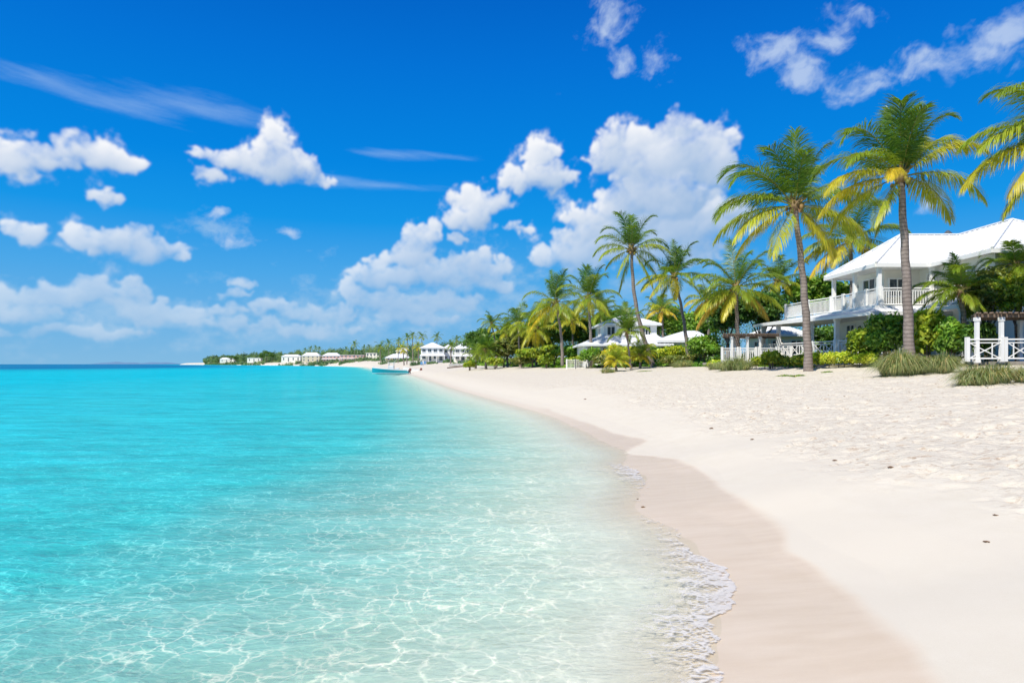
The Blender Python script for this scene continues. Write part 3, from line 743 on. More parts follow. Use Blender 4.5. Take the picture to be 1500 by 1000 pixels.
def palm(label, bpx, Y, cpx, cpy, Lpx, tw=0.34, fronds=(), nf=20, ripe=(0.0, 0.75), seed=1, sep=True, nl=46, group='coconut palms along the top of the beach',
         bend=0.0, dY=0.0, coco=True, cat='palm tree', name='coconut_palm', base_z=None, hang=0.85, lowest=-38, llk=0.325, droopk=1.0, flare=1.4):
    rs = np.random.RandomState(seed); rr = random.Random(seed)
    bx = X_(bpx, Y); bz = gz(bx, Y) if base_z is None else base_z
    cx = X_(cpx, Y + dY); cz = Z_(cpy, Y + dY); L = Lpx / 1000.0 * Y
    root = empty(name, (bx, Y, bz), label, cat, group)
    off = (bx, Y, bz)
    # trunk
    Hh = cz - bz
    m = MB(off); pts = []; rad = []
    for i in range(25):
        t_ = i / 24
        x = bx + (cx - bx) * t_ + bend * math.sin(math.pi * t_) + 0.02 * math.sin(i * 1.3 + seed)
        pts.append((x, Y + dY * t_, bz - 0.3 + (Hh + 0.3) * t_))
        r = tw / 2 * (1 - 0.44 * t_) * (1 + 0.035 * math.sin(i * 2.7 + seed))
        r *= 1 + (flare - 1) * math.exp(-t_ * Hh / 0.35)
        rad.append(r)
    m.tube(pts, rad, 14)
    m.build('trunk', M['trunk'], root, smooth=True)
    # crown: sheaths and husk in the middle, fronds around it
    h = MB(off)
    s_ = tw * 1.05
    c0 = np.array([cx, Y + dY, cz])
    h.ball((cx, Y + dY, cz + 0.02), s_ * 0.55, 10, 6, (0.30, 0.20, 0.10), (1, 1, 1.3))
    for i in range(14):
        a = i * 2.4; e = rr.uniform(0.1, 1.3)
        d = Vector((math.cos(a) * math.cos(e), math.sin(a) * math.cos(e), math.sin(e)))
        h.tube([tuple(c0 + np.array(d) * 0.1), tuple(c0 + np.array(d) * s_ * rr.uniform(0.9, 1.6))], [0.07 * s_ / 0.34, 0.03], 5, True, rr.choice([(0.42, 0.30, 0.10), (0.34, 0.24, 0.12), (0.38, 0.36, 0.10)]))
    for i in range(5):   # ragged hanging fibre
        a = rr.uniform(0, 6.28)
        p_ = c0 + np.array([math.cos(a) * s_ * 0.4, math.sin(a) * s_ * 0.4, -0.05])
        h.tube([tuple(p_), tuple(p_ + np.array([math.cos(a) * 0.1, math.sin(a) * 0.1, -rr.uniform(0.2, 0.5)]))], [0.05, 0.015], 5, True, (0.30, 0.17, 0.10))
    geos = []
    for f_ in fronds:
        th, ln, dep, dr, rp = f_[:5]
        sw = f_[5] if len(f_) > 5 else 0.0
        th = R(th); c_ = math.sqrt(max(0.0, 1 - dep * dep))
        geos.append(((math.cos(th) * c_, dep, math.sin(th) * c_), ln / 1000.0 * Y, dr, rp, sw))
    for i in range(nf):
        t_ = (i + 0.5) / nf
        azm = i * 2.39996 + seed
        e = R(82 + (lowest - 82) * t_ ** 0.85) + rr.uniform(-0.12, 0.12)
        ln = L * (0.72 + 0.33 * math.sin(math.pi * min(1, 0.25 + t_ * 0.8))) * rr.uniform(0.88, 1.08)
        rp = ripe[0] + (ripe[1] - ripe[0]) * t_ ** 1.5 + rr.uniform(-0.12, 0.14)
        geos.append(((math.cos(azm) * math.cos(e), math.sin(azm) * math.cos(e), math.sin(e)), ln, droopk * (0.5 + 0.75 * t_ + rr.uniform(-0.15, 0.2)), max(0, rp), rr.uniform(-0.3, 0.3)))
    made = []
    for (d, ln, dr, rp, sw) in geos:
        hg = hang * (0.45 + 0.9 * min(1.2, rp)) * rr.uniform(0.8, 1.2)
        nl_ = int(nl * 2.0)
        made.append(frond_geo(c0 + unit(np.array(d)) * s_ * 0.35, d, ln, dr * 1.2 + 0.30, rp, nl_, ln * llk * 1.08, hg, sw, rs, wid=0.016 * ln / 2.5 * (46 / nl) + 0.014, thick=0.012 + 0.0065 * ln))
    if sep:
        crown = h.build('crown', M['husk'], root, smooth=True)
        for g in made:
            V, F, C = join([g])
            mesh_np('frond', V - np.array(off), F, M['palm'], crown, col=C)
        if coco:
            for i in range(rr.randint(6, 10)):
                k = MB(off)
                a = rr.uniform(0, 6.28); q = s_ * rr.uniform(0.5, 0.9)
                k.ball((cx + math.cos(a) * q, Y + dY + math.sin(a) * q, cz - rr.uniform(0.05, 0.42)), rr.uniform(0.09, 0.125), 8, 6, rr.choice([(0.32, 0.27, 0.05), (0.22, 0.24, 0.05), (0.36, 0.22, 0.08)]), (1, 1, 1.2))
                k.build('coconut', M['husk'], root, smooth=True)
    else:
        V, F, C = join(made)
        mesh_np('crown', V - np.array(off), F, M['palm'], root, col=C)
    return root

PAL = dict(
    hedge=[(0.19, 0.27, 0.018), (0.27, 0.33, 0.024), (0.35, 0.37, 0.04), (0.10, 0.17, 0.016)],
    bright=[(0.14, 0.21, 0.02), (0.20, 0.27, 0.025), (0.28, 0.31, 0.035), (0.06, 0.115, 0.016)],
    mid=[(0.07, 0.155, 0.020), (0.11, 0.21, 0.025), (0.17, 0.27, 0.04), (0.045, 0.10, 0.018)],
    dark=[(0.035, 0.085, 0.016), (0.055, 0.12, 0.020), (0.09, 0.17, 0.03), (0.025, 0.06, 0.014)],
    olive=[(0.13, 0.165, 0.04), (0.18, 0.20, 0.05), (0.09, 0.125, 0.035), (0.25, 0.24, 0.09)],
    gold=[(0.42, 0.38, 0.04), (0.32, 0.34, 0.04), (0.20, 0.26, 0.03), (0.52, 0.42, 0.06)],
    far=[(0.075, 0.135, 0.06), (0.10, 0.165, 0.07), (0.06, 0.11, 0.055), (0.13, 0.19, 0.08)])
def leaf_cloud(lobes, n, size, pal, rs, flat=0.3, shape=1.0):
    """lobes: list of (x,y,z,rx,ry,rz); returns vertices, quads, colours of many small bent leaves"""
    lob = np.array(lobes, float)
    wgt = (lob[:, 3] * lob[:, 5]) ** 1.0; wgt /= wgt.sum()
    which = rs.choice(len(lob), n, p=wgt); l = lob[which]
    d = unit(rs.normal(size=(n, 3))); d[:, 2] = np.where(d[:, 2] < -0.35, -d[:, 2], d[:, 2])
    rad = rs.uniform(0.62, 1.04, n)[:, None]
    rad = np.where(rs.rand(n, 1) < 0.25, rs.uniform(0.2, 0.7, (n, 1)), rad)
    # lumps: twigs stick out by direction
    rad = np.where(rs.rand(n, 1) < 0.12, rs.uniform(1.0, 1.28, (n, 1)), rad)
    c = l[:, :3] + d * l[:, 3:6] * rad
    nrm = unit(d * 0.9 + rs.normal(size=(n, 3)) * 0.75 + np.array([0, 0, flat]))
    ax = unit(np.cross(nrm, rs.normal(size=(n, 3)))); bx = np.cross(nrm, ax)
    sz = size * rs.uniform(0.6, 1.35, n)[:, None]
    tip = c + ax * sz; tail = c - ax * sz * 0.8
    w = bx * sz * 0.42 * shape
    V = np.stack([tail, c + w + nrm * sz * 0.12, tip - nrm * sz * 0.25, c - w + nrm * sz * 0.12], 1).reshape(-1, 3)
    Q = np.arange(n * 4).reshape(-1, 4)
    pal = np.array(pal)
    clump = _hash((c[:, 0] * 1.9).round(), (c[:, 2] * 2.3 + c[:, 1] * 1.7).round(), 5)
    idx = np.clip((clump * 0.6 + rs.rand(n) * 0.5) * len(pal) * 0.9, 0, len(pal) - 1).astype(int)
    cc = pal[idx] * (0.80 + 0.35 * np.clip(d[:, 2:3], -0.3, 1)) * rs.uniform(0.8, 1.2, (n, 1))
    C = np.repeat(cc, 4, 0)
    return V, Q, C
def lobes_in(cx, cy, cz, rx, ry, rz, n, rs, k=0.42):
    out = [(cx, cy, cz, rx * 0.72, ry * 0.72, rz * 0.72)]
    for i in range(n):
        d = unit(rs.normal(size=3)); d[2] = abs(d[2]) * (1 if rs.rand() < 0.75 else -0.6)
        q = rs.uniform(0.35, 0.78)
        s_ = rs.uniform(k * 0.65, k * 1.2)
        out.append((cx + d[0] * rx * q, cy + d[1] * ry * q, cz + d[2] * rz * q, rx * s_ + 0.05, ry * s_ + 0.05, rz * s_ * 0.9 + 0.05))
    return out
def bush(label, px, py_top, py_bot, wpx, Y, pal='mid', n=2600, leaf=0.11, seed=1, cat='bush', name='bush', group=None, dep=None, shape=1.0, base=None):
    rs = np.random.RandomState(seed)
    x = X_(px, Y); g = gz(x, Y) if base is None else base
    top = Z_(py_top, Y); rx = wpx / 2000.0 * Y
    hz = max(0.15, (top - g)); ry = dep or rx * 0.8
    root = empty(name, (x, Y, g), label, cat, group)
    lob = lobes_in(x, Y, g + hz * 0.5, rx, ry, hz * 0.52, 16, rs)
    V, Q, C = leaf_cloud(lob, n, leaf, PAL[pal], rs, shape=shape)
    V[:, 2] = np.maximum(V[:, 2], g + 0.01)
    mesh_np('foliage', V - np.array([x, Y, g]), [Q], M['leaf'], root, col=C)
    m = MB((x, Y, g))
    for i in range(7):
        a = rs.uniform(0, 6.28); q = rs.uniform(0.1, 0.6)
        m.tube([(x + 0.1 * math.cos(a), Y + 0.1 * math.sin(a), g - 0.05), (x + rx * q * 0.5 * math.cos(a), Y + ry * q * 0.5 * math.sin(a), g + hz * 0.35), (x + rx * q * math.cos(a), Y + ry * q * math.sin(a), g + hz * 0.75)], [0.035, 0.025, 0.01], 5)
    m.build('stems', M['bark'], root)
    return root
def tree(label, px, py_top, wpx, Y, pal='dark', n=6000, leaf=0.16, seed=1, cat='tree', name='broadleaf_tree', group=None, crown_from=0.35, lean=0.0, trunk_r=0.16, shape=1.0, dep=None):
    rs = np.random.RandomState(seed)
    x = X_(px, Y); g = gz(x, Y); top = Z_(py_top, Y); H_ = top - g; rx = wpx / 2000.0 * Y; ry = dep or rx * 0.8
    root = empty(name, (x, Y, g), label, cat, group)
    m = MB((x, Y, g)); cz = g + H_ * (crown_from + (1 - crown_from) * 0.5); rz = H_ * (1 - crown_from) * 0.55
    fork = (x + lean * 0.5, Y, g + H_ * crown_from * 0.8)
    m.tube([(x, Y, g - 0.2), (x + lean * 0.2, Y, g + H_ * crown_from * 0.4), fork], [trunk_r * 1.3, trunk_r, trunk_r * 0.8], 9)
    for i in range(7):
        a = i * 0.9 + rs.uniform(0, 0.6); q = rs.uniform(0.35, 0.75)
        e = (x + lean + rx * q * math.cos(a), Y + ry * q * math.sin(a), cz + rz * rs.uniform(-0.2, 0.6))
        mid = tuple((fork[k] + e[k]) / 2 + (0, 0, 0.1)[k] for k in range(3))
        m.tube([fork, mid, e], [trunk_r * 0.5, trunk_r * 0.3, trunk_r * 0.1], 6)
    m.build('trunk', M['bark'], root, smooth=True)
    lob = lobes_in(x + lean, Y, cz, rx, ry, rz, 26, rs, 0.34)[1:]
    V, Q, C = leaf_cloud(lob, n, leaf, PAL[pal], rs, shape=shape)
    V[:, 2] = np.maximum(V[:, 2], g + 0.02)
    mesh_np('crown', V - np.array([x, Y, g]), [Q], M['leaf'], root, col=C)
    return root
def hedge(label, pts, w, h, pal='hedge', n=5000, leaf=0.09, seed=1, group=None, cat='hedge', name='hedge'):
    """pts: world (x,y) line the hedge runs along"""
    rs = np.random.RandomState(seed)
    x0, y0 = pts[0]; g = gz(x0, y0); root = empty(name, (x0, y0, g), label, cat, group)
    lob = []; m = MB((x0, y0, g))
    for (a, b) in zip(pts[:-1], pts[1:]):
        ln = math.hypot(b[0] - a[0], b[1] - a[1]); k = max(2, int(ln / (w * 0.32)))
        for i in range(k):
            f = (i + rs.rand()) / k
            x = a[0] + (b[0] - a[0]) * f + rs.uniform(-.15, .15) * w; y = a[1] + (b[1] - a[1]) * f + rs.uniform(-.2, .2) * w; gg = gz(x, y)
            r = w * rs.uniform(0.32, 0.5); hh = h * rs.uniform(0.75, 1.08)
            lob.append((x, y, gg + hh * 0.5, r, r, hh * 0.5))
            if i % 2 == 0: m.tube([(x, y, gg - 0.05), (x + rs.uniform(-.1, .1), y, gg + hh * 0.7)], [0.03, 0.012], 5)
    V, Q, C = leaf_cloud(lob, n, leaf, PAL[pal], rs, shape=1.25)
    mesh_np('foliage', V - np.array([x0, y0, g]), [Q], M['leaf'], root, col=C)
    m.build('stems', M['bark'], root)
    return root
def grass(label, px, py_top, wpx, Y, n=420, seed=1, straw=0.25, group='tufts of beach grass', cols=((0.19, 0.24, 0.105), (0.28, 0.31, 0.17), (0.12, 0.17, 0.065)), wid=0.017, name='beach_grass_tuft', cat='grass tuft', up=1.0, low=False):
    rs = np.random.RandomState(seed)
    x = X_(px, Y); g = gz(x, Y); rx = wpx / 2000.0 * Y; h = max(0.12, Z_(py_top, Y) - g)
    k = int(n * 1.4); straw = straw * 0.6
    nt = 11
    ta = rs.uniform(0, 6.28, nt); tq = np.sqrt(rs.rand(nt)) * 0.62; tq[0] = 0; th_ = rs.uniform(0.65, 1.05, nt)
    tuft = rs.randint(0, nt, k)
    a = rs.uniform(0, 2 * math.pi, k); q = np.abs(rs.normal(0, 0.10, k))
    bx = x + (np.cos(ta[tuft]) * tq[tuft] + np.cos(a) * q) * rx; by = Y + (np.sin(ta[tuft]) * tq[tuft] + np.sin(a) * q) * rx * 0.75
    bz = np.array(height(bx, by)) - 0.02
    ox = np.cos(a) + np.cos(ta[tuft]) * tq[tuft] * 1.3; oy = np.sin(a) + np.sin(ta[tuft]) * tq[tuft] * 1.3
    th = np.arctan2(oy, ox)
    lean = rs.uniform(0.05, 1.35, k) if not low else rs.uniform(0.8, 2.0, k)
    hh = h * rs.uniform(0.55, 1.12, k) * th_[tuft] * (1.08 - 0.55 * tq[tuft])
    out = np.stack([np.cos(th), np.sin(th), np.zeros(k)], 1)
    B = np.stack([bx, by, bz], 1); ln = hh[:, None]
    w = np.cross(out, [0, 0, 1.0]) * wid / 2
    P1 = B + out * (lean * hh * 0.20)[:, None] + np.array([0, 0, 1.0]) * ln * 0.5
    P2 = B + out * (lean * hh * 0.55)[:, None] + np.array([0, 0, 1.0]) * ln * (0.88 - 0.22 * np.minimum(lean, 1.4)[:, None])
    P3 = B + out * (lean * hh * 1.0)[:, None] + np.array([0, 0, 1.0]) * ln * np.maximum(0.05, (1.0 - 0.72 * np.minimum(lean, 1.3)[:, None]))
    V = np.stack([B - w, B + w, P1 - w, P1 + w, P2 - w * 0.7, P2 + w * 0.7, P3], 1).reshape(-1, 3)
    kk = np.arange(k)[:, None] * 7
    Q = np.concatenate([kk + np.array([[0, 1, 3, 2]]), kk + np.array([[2, 3, 5, 4]])]); T3 = kk + np.array([[4, 5, 6]])
    cols = np.array(cols); cc = cols[rs.randint(0, len(cols), k)]
    st = rs.rand(k) < straw; cc[st] = np.array([0.46, 0.38, 0.20]) * rs.uniform(0.7, 1.1, (st.sum(), 1))
    C = np.repeat(cc, 7, 0)
    o = mesh_np(name, V - np.array([x, Y, g]), [Q, T3], M['grass'], None, col=C)
    o.location = (x, Y, g)
    tag(o, label, cat, group)
    return o
# ------------------------------------------------------------------ building pieces
def seam_roof(mb, poly, spacing=0.45, w=0.035, h=0.04):
    """a flat roof plane given by 3-D corners, with raised seams running down the slope"""
    P = [Vector(p) for p in poly]
    mb.add([tuple(p) for p in P], [tuple(range(len(P)))])
    n = Vector((0, 0, 0))
    for i in range(1, len(P) - 1): n += (P[i] - P[0]).cross(P[i + 1] - P[0])
    n.normalize()
    if n.z < 0: n = -n
    if abs(n.z) > 0.999 or spacing <= 0: return
    hx = Vector((0, 0, 1)).cross(n).normalized()
    lo = min(p.dot(hx) for p in P); hi = max(p.dot(hx) for p in P)
    k = lo + spacing * 0.5
    while k < hi:
        hit = []
        for a, b in zip(P, P[1:] + P[:1]):
            da, db = a.dot(hx) - k, b.dot(hx) - k
            if da * db < 0: hit.append(a + (b - a) * (da / (da - db)))
        if len(hit) == 2 and (hit[0] - hit[1]).length > 0.15:
            a, b = hit
            mb.bar(a + n * (h * 0.5 - 0.004), b + n * (h * 0.5 - 0.004), w, h)
        k += spacing
def railing(parent, off, a, b, z, h=1.0, style='bars', name='railing', mat='white', posts=True, gap=0.13):
    m = MB(off); a = Vector((a[0], a[1], z)); b = Vector((b[0], b[1], z)); L = (b - a).length; d = (b - a) / L
    up = Vector((0, 0, 1))
    m.bar(a + up * h, b + up * h, 0.09, 0.06); m.bar(a + up * (h - 0.14), b + up * (h - 0.14), 0.04, 0.04); m.bar(a + up * 0.12, b + up * 0.12, 0.06, 0.06)
    if posts:
        for p in (a, b): m.box(p.x - .065, p.x + .065, p.y - .065, p.y + .065, z - 0.02, z + h + 0.10)
    n = max(2, int(L / gap))
    if style == 'bars':
        for i in range(1, n):
            p = a + d * (L * i / n); m.bar(p + up * 0.14, p + up * (h - 0.15), 0.034)
    else:   # Chippendale panels
        k = max(1, round(L / 1.0)); s = L / k
        for j in range(k):
            p = a + d * (j * s); q = a + d * ((j + 1) * s); c = a + d * ((j + .5) * s)
            lo = up * 0.14; hi = up * (h - 0.16); e = d * 0.001
            m.bar(p + lo + d * .1, q + hi - d * .1, 0.035); m.bar(q + lo - d * .1 + Vector((0.004, .004, 0)), p + hi + d * .1 + Vector((0.004, .004, 0)), 0.035)
            m.bar(c - d * (s * .22) + lo, c - d * (s * .22) + hi, 0.035); m.bar(c + d * (s * .22) + lo, c + d * (s * .22) + hi, 0.035)
            m.bar(q + lo, q + hi, 0.05)
    return m.build(name, M[mat], parent)
def window(parent, off, a, b, z0, z1, name='window', shutters=False, mull=2, door=False, deep=0.05, frame='white'):
    """a window or glazed door set on the wall line from a to b (world x,y), facing the right hand side of a->b"""
    A = Vector((a[0], a[1], 0)); B = Vector((b[0], b[1], 0)); L = (B - A).length; d = (B - A) / L
    n = Vector((d.y, -d.x, 0))
    up = Vector((0, 0, 1)); o = n * deep
    f = MB(off)
    t = 0.075
    f.bar(A + o + up * (z1 - t / 2), B + o + up * (z1 - t / 2), 0.10, t); f.bar(A + o + up * (z0 + t / 2), B + o + up * (z0 + t / 2), 0.10, t)
    f.bar(A + o + d * t / 2 + up * (z0 + t), A + o + d * t / 2 + up * (z1 - t), t, 0.10); f.bar(B + o - d * t / 2 + up * (z0 + t), B + o - d * t / 2 + up * (z1 - t), t, 0.10)
    for i in range(1, mull):
        p = A + o + d * (L * i / mull); f.bar(p + up * (z0 + t), p + up * (z1 - t), 0.06, 0.07)
    if not door: f.bar(A + o * 1.6 - d * .06 + up * (z0 - 0.03), B + o * 1.6 + d * .06 + up * (z0 - 0.03), 0.16, 0.05)
    fo = f.build(name, M[frame], parent)
    g = MB(off); q = o * 0.55
    g.add([tuple(A + q + up * (z0 + t)), tuple(B + q + up * (z0 + t)), tuple(B + q + up * (z1 - t)), tuple(A + q + up * (z1 - t))], [(0, 1, 2, 3)])
    g.build('pane', M['glass'], fo)
    if door:
        hd = MB(off); c = A + o * 2.2 + d * (L * 0.5 + 0.09) + up * (z0 + 1.0); hd.bar(c - up * .08, c + up * .08, 0.03); hd.build('handle', M['darkframe'], fo)
    if shutters:
        for e, s_ in ((A, -1), (B, 1)):
            m = MB(off); c = e + d * (s_ * 0.27) + o
            hw = 0.24
            m.bar(c - d * hw + up * z0, c - d * hw + up * z1, 0.05); m.bar(c + d * hw + up * z0, c + d * hw + up * z1, 0.05)
            z = z0 + 0.04
            while z < z1: m.bar(c - d * hw + up * z, c + d * hw + up * z, 0.03, 0.045); z += 0.075
            m.build('shutter', M['shutter'], parent)
    return fo
def column(parent, off, x, y, z0, z1, w=0.2, name='column', mat='white'):
    m = MB(off); m.box(x - w / 2, x + w / 2, y - w / 2, y + w / 2, z0, z1)
    m.box(x - w * .68, x + w * .68, y - w * .68, y + w * .68, z0 + .002, z0 + 0.14); m.box(x - w * .68, x + w * .68, y - w * .68, y + w * .68, z1 - 0.16, z1 - .002)
    return m.build(name, M[mat], parent)

def big_house():
    O = (21.9, 40.2, 2.1)
    H = empty('beach_house', O, 'two storey white house with wrap around balconies and hipped metal roof behind the tall palms', 'house')
    # walls
    m = MB(O); m.box(21.9, 29.8, 40.2, 46.4, 1.6, 5.05); m.build('wall', M['wall'], H)
    m = MB(O); m.box(21.9, 29.8, 40.2, 43.9, 5.30, 7.52); m.build('wall', M['wall'], H)
    m = MB(O); m.box(24.0, 30.0, 33.9, 40.197, 1.6, 7.52); m.build('wall', M['wall'], H)
    # main roof: a cross wing and the long ridge towards the camera
    e = 7.62; rdg = 9.78
    r = MB(O)
    W0, W1 = (20.3, 38.1), (20.3, 44.4)
    pA = (20.3, 38.1, e); pB = (20.3, 44.4, e); pR = (23.5, 41.25, rdg); pV = (27.0, 41.25, rdg)
    inn = (23.35, 38.1, e)
    pC = (23.35, 33.2, e); pR2 = (27.0, 36.85, rdg); pD = (30.6, 33.2, e); pE = (30.6, 44.4, e)
    seam_roof(r, [pA, pB, pR])                         # end hip towards the sea
    seam_roof(r, [pA, pR, pV, inn])                    # wing, camera side
    seam_roof(r, [pB, pE, pV, pR])                     # wing, far side
    seam_roof(r, [inn, pV, pR2, pC])                   # long slope towards the sea
    seam_roof(r, [pC, pR2, pD])                        # hip towards the camera
    seam_roof(r, [pD, pR2, pV, pE])
    for a, b in ((pA, pR), (pB, pR), (pR, pV), (pV, pR2), (pC, pR2), (pD, pR2)):
        a_, b_ = Vector(a) + Vector((0, 0, .05)), Vector(b) + Vector((0, 0, .05)); r.bar(a_, b_, 0.13, 0.07)
    roof = r.build('roof', M['roof'], H)
    m = MB(O); m.tube([(27.2, 42.6, 8.9), (27.2, 42.6, 10.1)], [0.2, 0.17], 10); m.tube([(27.2, 42.6, 10.1), (27.2, 42.6, 10.32)], [0.27, 0.08], 10); m.build('chimney', M['darkframe'], roof)
    m = MB(O)   # fascia and soffit
    loop = [pA, inn, pC, pD, pE, pB]
    for a, b in zip(loop, loop[1:] + loop[:1]):
        m.bar((a[0], a[1], e - 0.11), (b[0], b[1], e - 0.11), 0.06, 0.2)
    m.build('fascia', M['white'], H)
    m = MB(O); m.add([(x, y, e - 0.09) for x, y, z in loop], [tuple(range(6))]); m.build('soffit', M['white'], H)
    # upper balcony floor, sloping skirt roof under it
    dk = [(20.15, 37.85), (24.0, 37.85), (24.0, 40.19), (21.89, 40.19), (21.89, 46.6), (22.5, 46.6), (22.5, 50.0), (19.75, 50.0), (19.95, 46.2)]
    m = MB(O); m.prism(dk, 5.06, 5.24); m.build('balcony_floor', M['white'], H)
    # skirt
    sk = MB(O); zt, zb = 5.13, 4.86
    outer = [(17.7, 50.0), (17.75, 47.4), (19.0, 41.0), (19.6, 37.2), (24.0, 37.2)]
    inner = [(19.75, 50.0), (19.95, 46.2), (20.10, 41.0), (20.15, 37.85), (24.0, 37.85)]
    for i in range(4):
        seam_roof(sk, [(*outer[i], zb), (*outer[i + 1], zb), (*inner[i + 1], zt), (*inner[i], zt)], 0.5, 0.03, 0.03)
    sk.build('porch_roof', M['roof'], H)
    m = MB(O)
    for a, b in zip(outer[:-1], outer[1:]): m.bar((*a, zb - 0.10), (*b, zb - 0.10), 0.06, 0.18)
    m.build('fascia', M['white'], H)
    m = MB(O); poly = outer + [(24.0, 40.19), (21.88, 40.19), (21.88, 50.0)]
    m.add([(x, y, zb - 0.12) for x, y in poly], [tuple(range(len(poly)))]); m.build('soffit', M['white'], H)
    # columns
    for (x, y) in ((20.65, 38.4), (20.65, 41.1), (20.65, 43.8), (23.6, 38.4)): column(H, O, x, y, 5.24, e - 0.1, 0.2)
    for (x, y) in ((18.35, 47.0), (19.25, 43.9), (19.55, 41.1), (20.05, 38.1), (22.4, 37.9), (18.3, 49.7)): column(H, O, x, y, 2.5, zb - 0.13, 0.24)
    # railings, upper then lower
    up = [((19.95, 49.8), (20.1, 46.4)), ((20.1, 46.3), (20.5, 43.9)), ((20.55, 43.7), (20.6, 42.5)), ((20.6, 42.4), (20.62, 41.2)), ((20.62, 41.0), (20.62, 39.8)), ((20.62, 39.7), (20.62, 38.5)), ((20.75, 38.35), (22.1, 38.3)), ((22.2, 38.3), (23.5, 38.3))]
    for i, (a, b) in enumerate(up): railing(H, O, a, b, 5.24, 1.02, 'bars')
    lo = [((18.45, 46.8), (19.2, 44.1)), ((19.28, 43.7), (19.52, 41.3)), ((19.6, 40.9), (20.0, 38.3)), ((20.2, 38.0), (22.3, 37.9)), ((18.35, 49.5), (18.35, 47.2))]
    for i, (a, b) in enumerate(lo): railing(H, O, a, b, 2.5, 0.88, 'panels')
    # lower deck
    lw = [(18.1, 50.2), (18.15, 46.9), (19.3, 41.0), (19.85, 37.7), (24.0, 37.7), (24.0, 40.15), (21.85, 40.15), (21.85, 50.2)]
    m = MB(O); m.prism(lw, 2.32, 2.5); m.build('deck', M['deckwood'], H)
    m = MB(O)
    for a, b in zip(lw[:5], lw[1:5]):
        L = math.hypot(b[0] - a[0], b[1] - a[1])
        for i in range(int(L / 0.16)):
            f = (i + .5) / int(L / 0.16); x = a[0] + (b[0] - a[0]) * f; y = a[1] + (b[1] - a[1]) * f; m.box(x - .03, x + .03, y - .03, y + .03, 1.6, 2.318)
    m.build('deck_skirt', M['white'], H)
    # openings
    window(H, O, (21.9, 42.5), (21.9, 41.0), 5.26, 7.2, 'door', mull=2, door=True)
    window(H, O, (22.12, 40.2), (23.2, 40.2), 5.95, 7.05, 'window', mull=2)
    window(H, O, (24.0, 36.9), (24.0, 35.9), 5.9, 7.1, 'window', True, 2)
    window(H, O, (24.0, 39.4), (24.0, 38.5), 5.26, 7.2, 'door', mull=2, door=True)
    window(H, O, (21.9, 44.6), (21.9, 43.5), 2.52, 4.55, 'door', mull=2, door=True)
    window(H, O, (21.9, 42.2), (21.9, 41.0), 3.2, 4.4, 'window', mull=2)
    window(H, O, (22.3, 40.2), (23.6, 40.2), 2.52, 4.55, 'door', mull=2, door=True)
    window(H, O, (24.0, 36.6), (24.0, 35.2), 2.9, 4.3, 'window', False, 3)
    window(H, O, (25.0, 33.9), (26.4, 33.9), 5.8, 7.1, 'window', True, 2)
    for (x, y, z) in ((21.82, 43.2, 6.8), (21.84, 40.7, 6.7), (21.84, 42.9, 4.2)):   # wall lamps
        m = MB(O); m.box(x - .02, x + .06, y - .05, y + .05, z, z + .2); m.ball((x - .05, y, z + .08), .07, 8, 6); m.build('wall_lamp', M['darkframe'], H)
    # lean-to roof along the near wing
    r = MB(O); seam_roof(r, [(22.0, 33.4, 4.95), (22.0, 37.15, 4.95), (23.99, 37.15, 5.95), (23.99, 33.4, 5.95)])
    r.build('lean_to_roof', M['roof'], H)
    m = MB(O); m.bar((22.0, 33.4, 4.84), (22.0, 37.15, 4.84), .06, .18); m.bar((22.0, 33.4, 4.86), (23.99, 33.4, 5.84), .06, .18); m.build('fascia', M['white'], H)
    for (x, y) in ((22.15, 33.6), (22.15, 35.4)): column(H, O, x, y, 1.7, 4.78, 0.2)
big_house()

def pergola(label, posts, z0, z1, roof, o, railz, rails, style='panels', floor=None, skew=0.0):
    g = empty('pergola', o, label, 'pergola')
    for x, y in posts: column(g, o, x, y, z0, z1, 0.14, 'post')
    m = MB(o); (x0, x1, y0, y1) = roof; rr = random.Random(3)
    for y in (y0 + .25, y1 - .25):
        q = skew * (y - y0) / (y1 - y0); m = MB(o); m.bar((x0 + q, y, z1 + .07), (x1 + q, y, z1 + .07), 0.09, 0.14); m.build('beam', M['wood'], g)
    m = MB(o); n = int((x1 - x0) / 0.13)
    for i in range(n):
        x = x0 + (i + .5) * (x1 - x0) / n
        m.bar((x, y0 - rr.uniform(0, .12), z1 + .17 + rr.uniform(0, .02)), (x + skew + rr.uniform(-.03, .03), y1 + rr.uniform(0, .12), z1 + .17 + rr.uniform(-0.01, .03)), 0.075, 0.05)
    m.build('slats', M['wood'], g)
    for a, b in rails: railing(g, o, a, b, railz, 0.92, style, gap=0.12)
    if floor:
        m = MB(o); m.box(*floor); m.build('deck', M['deckwood'], g)
    return g
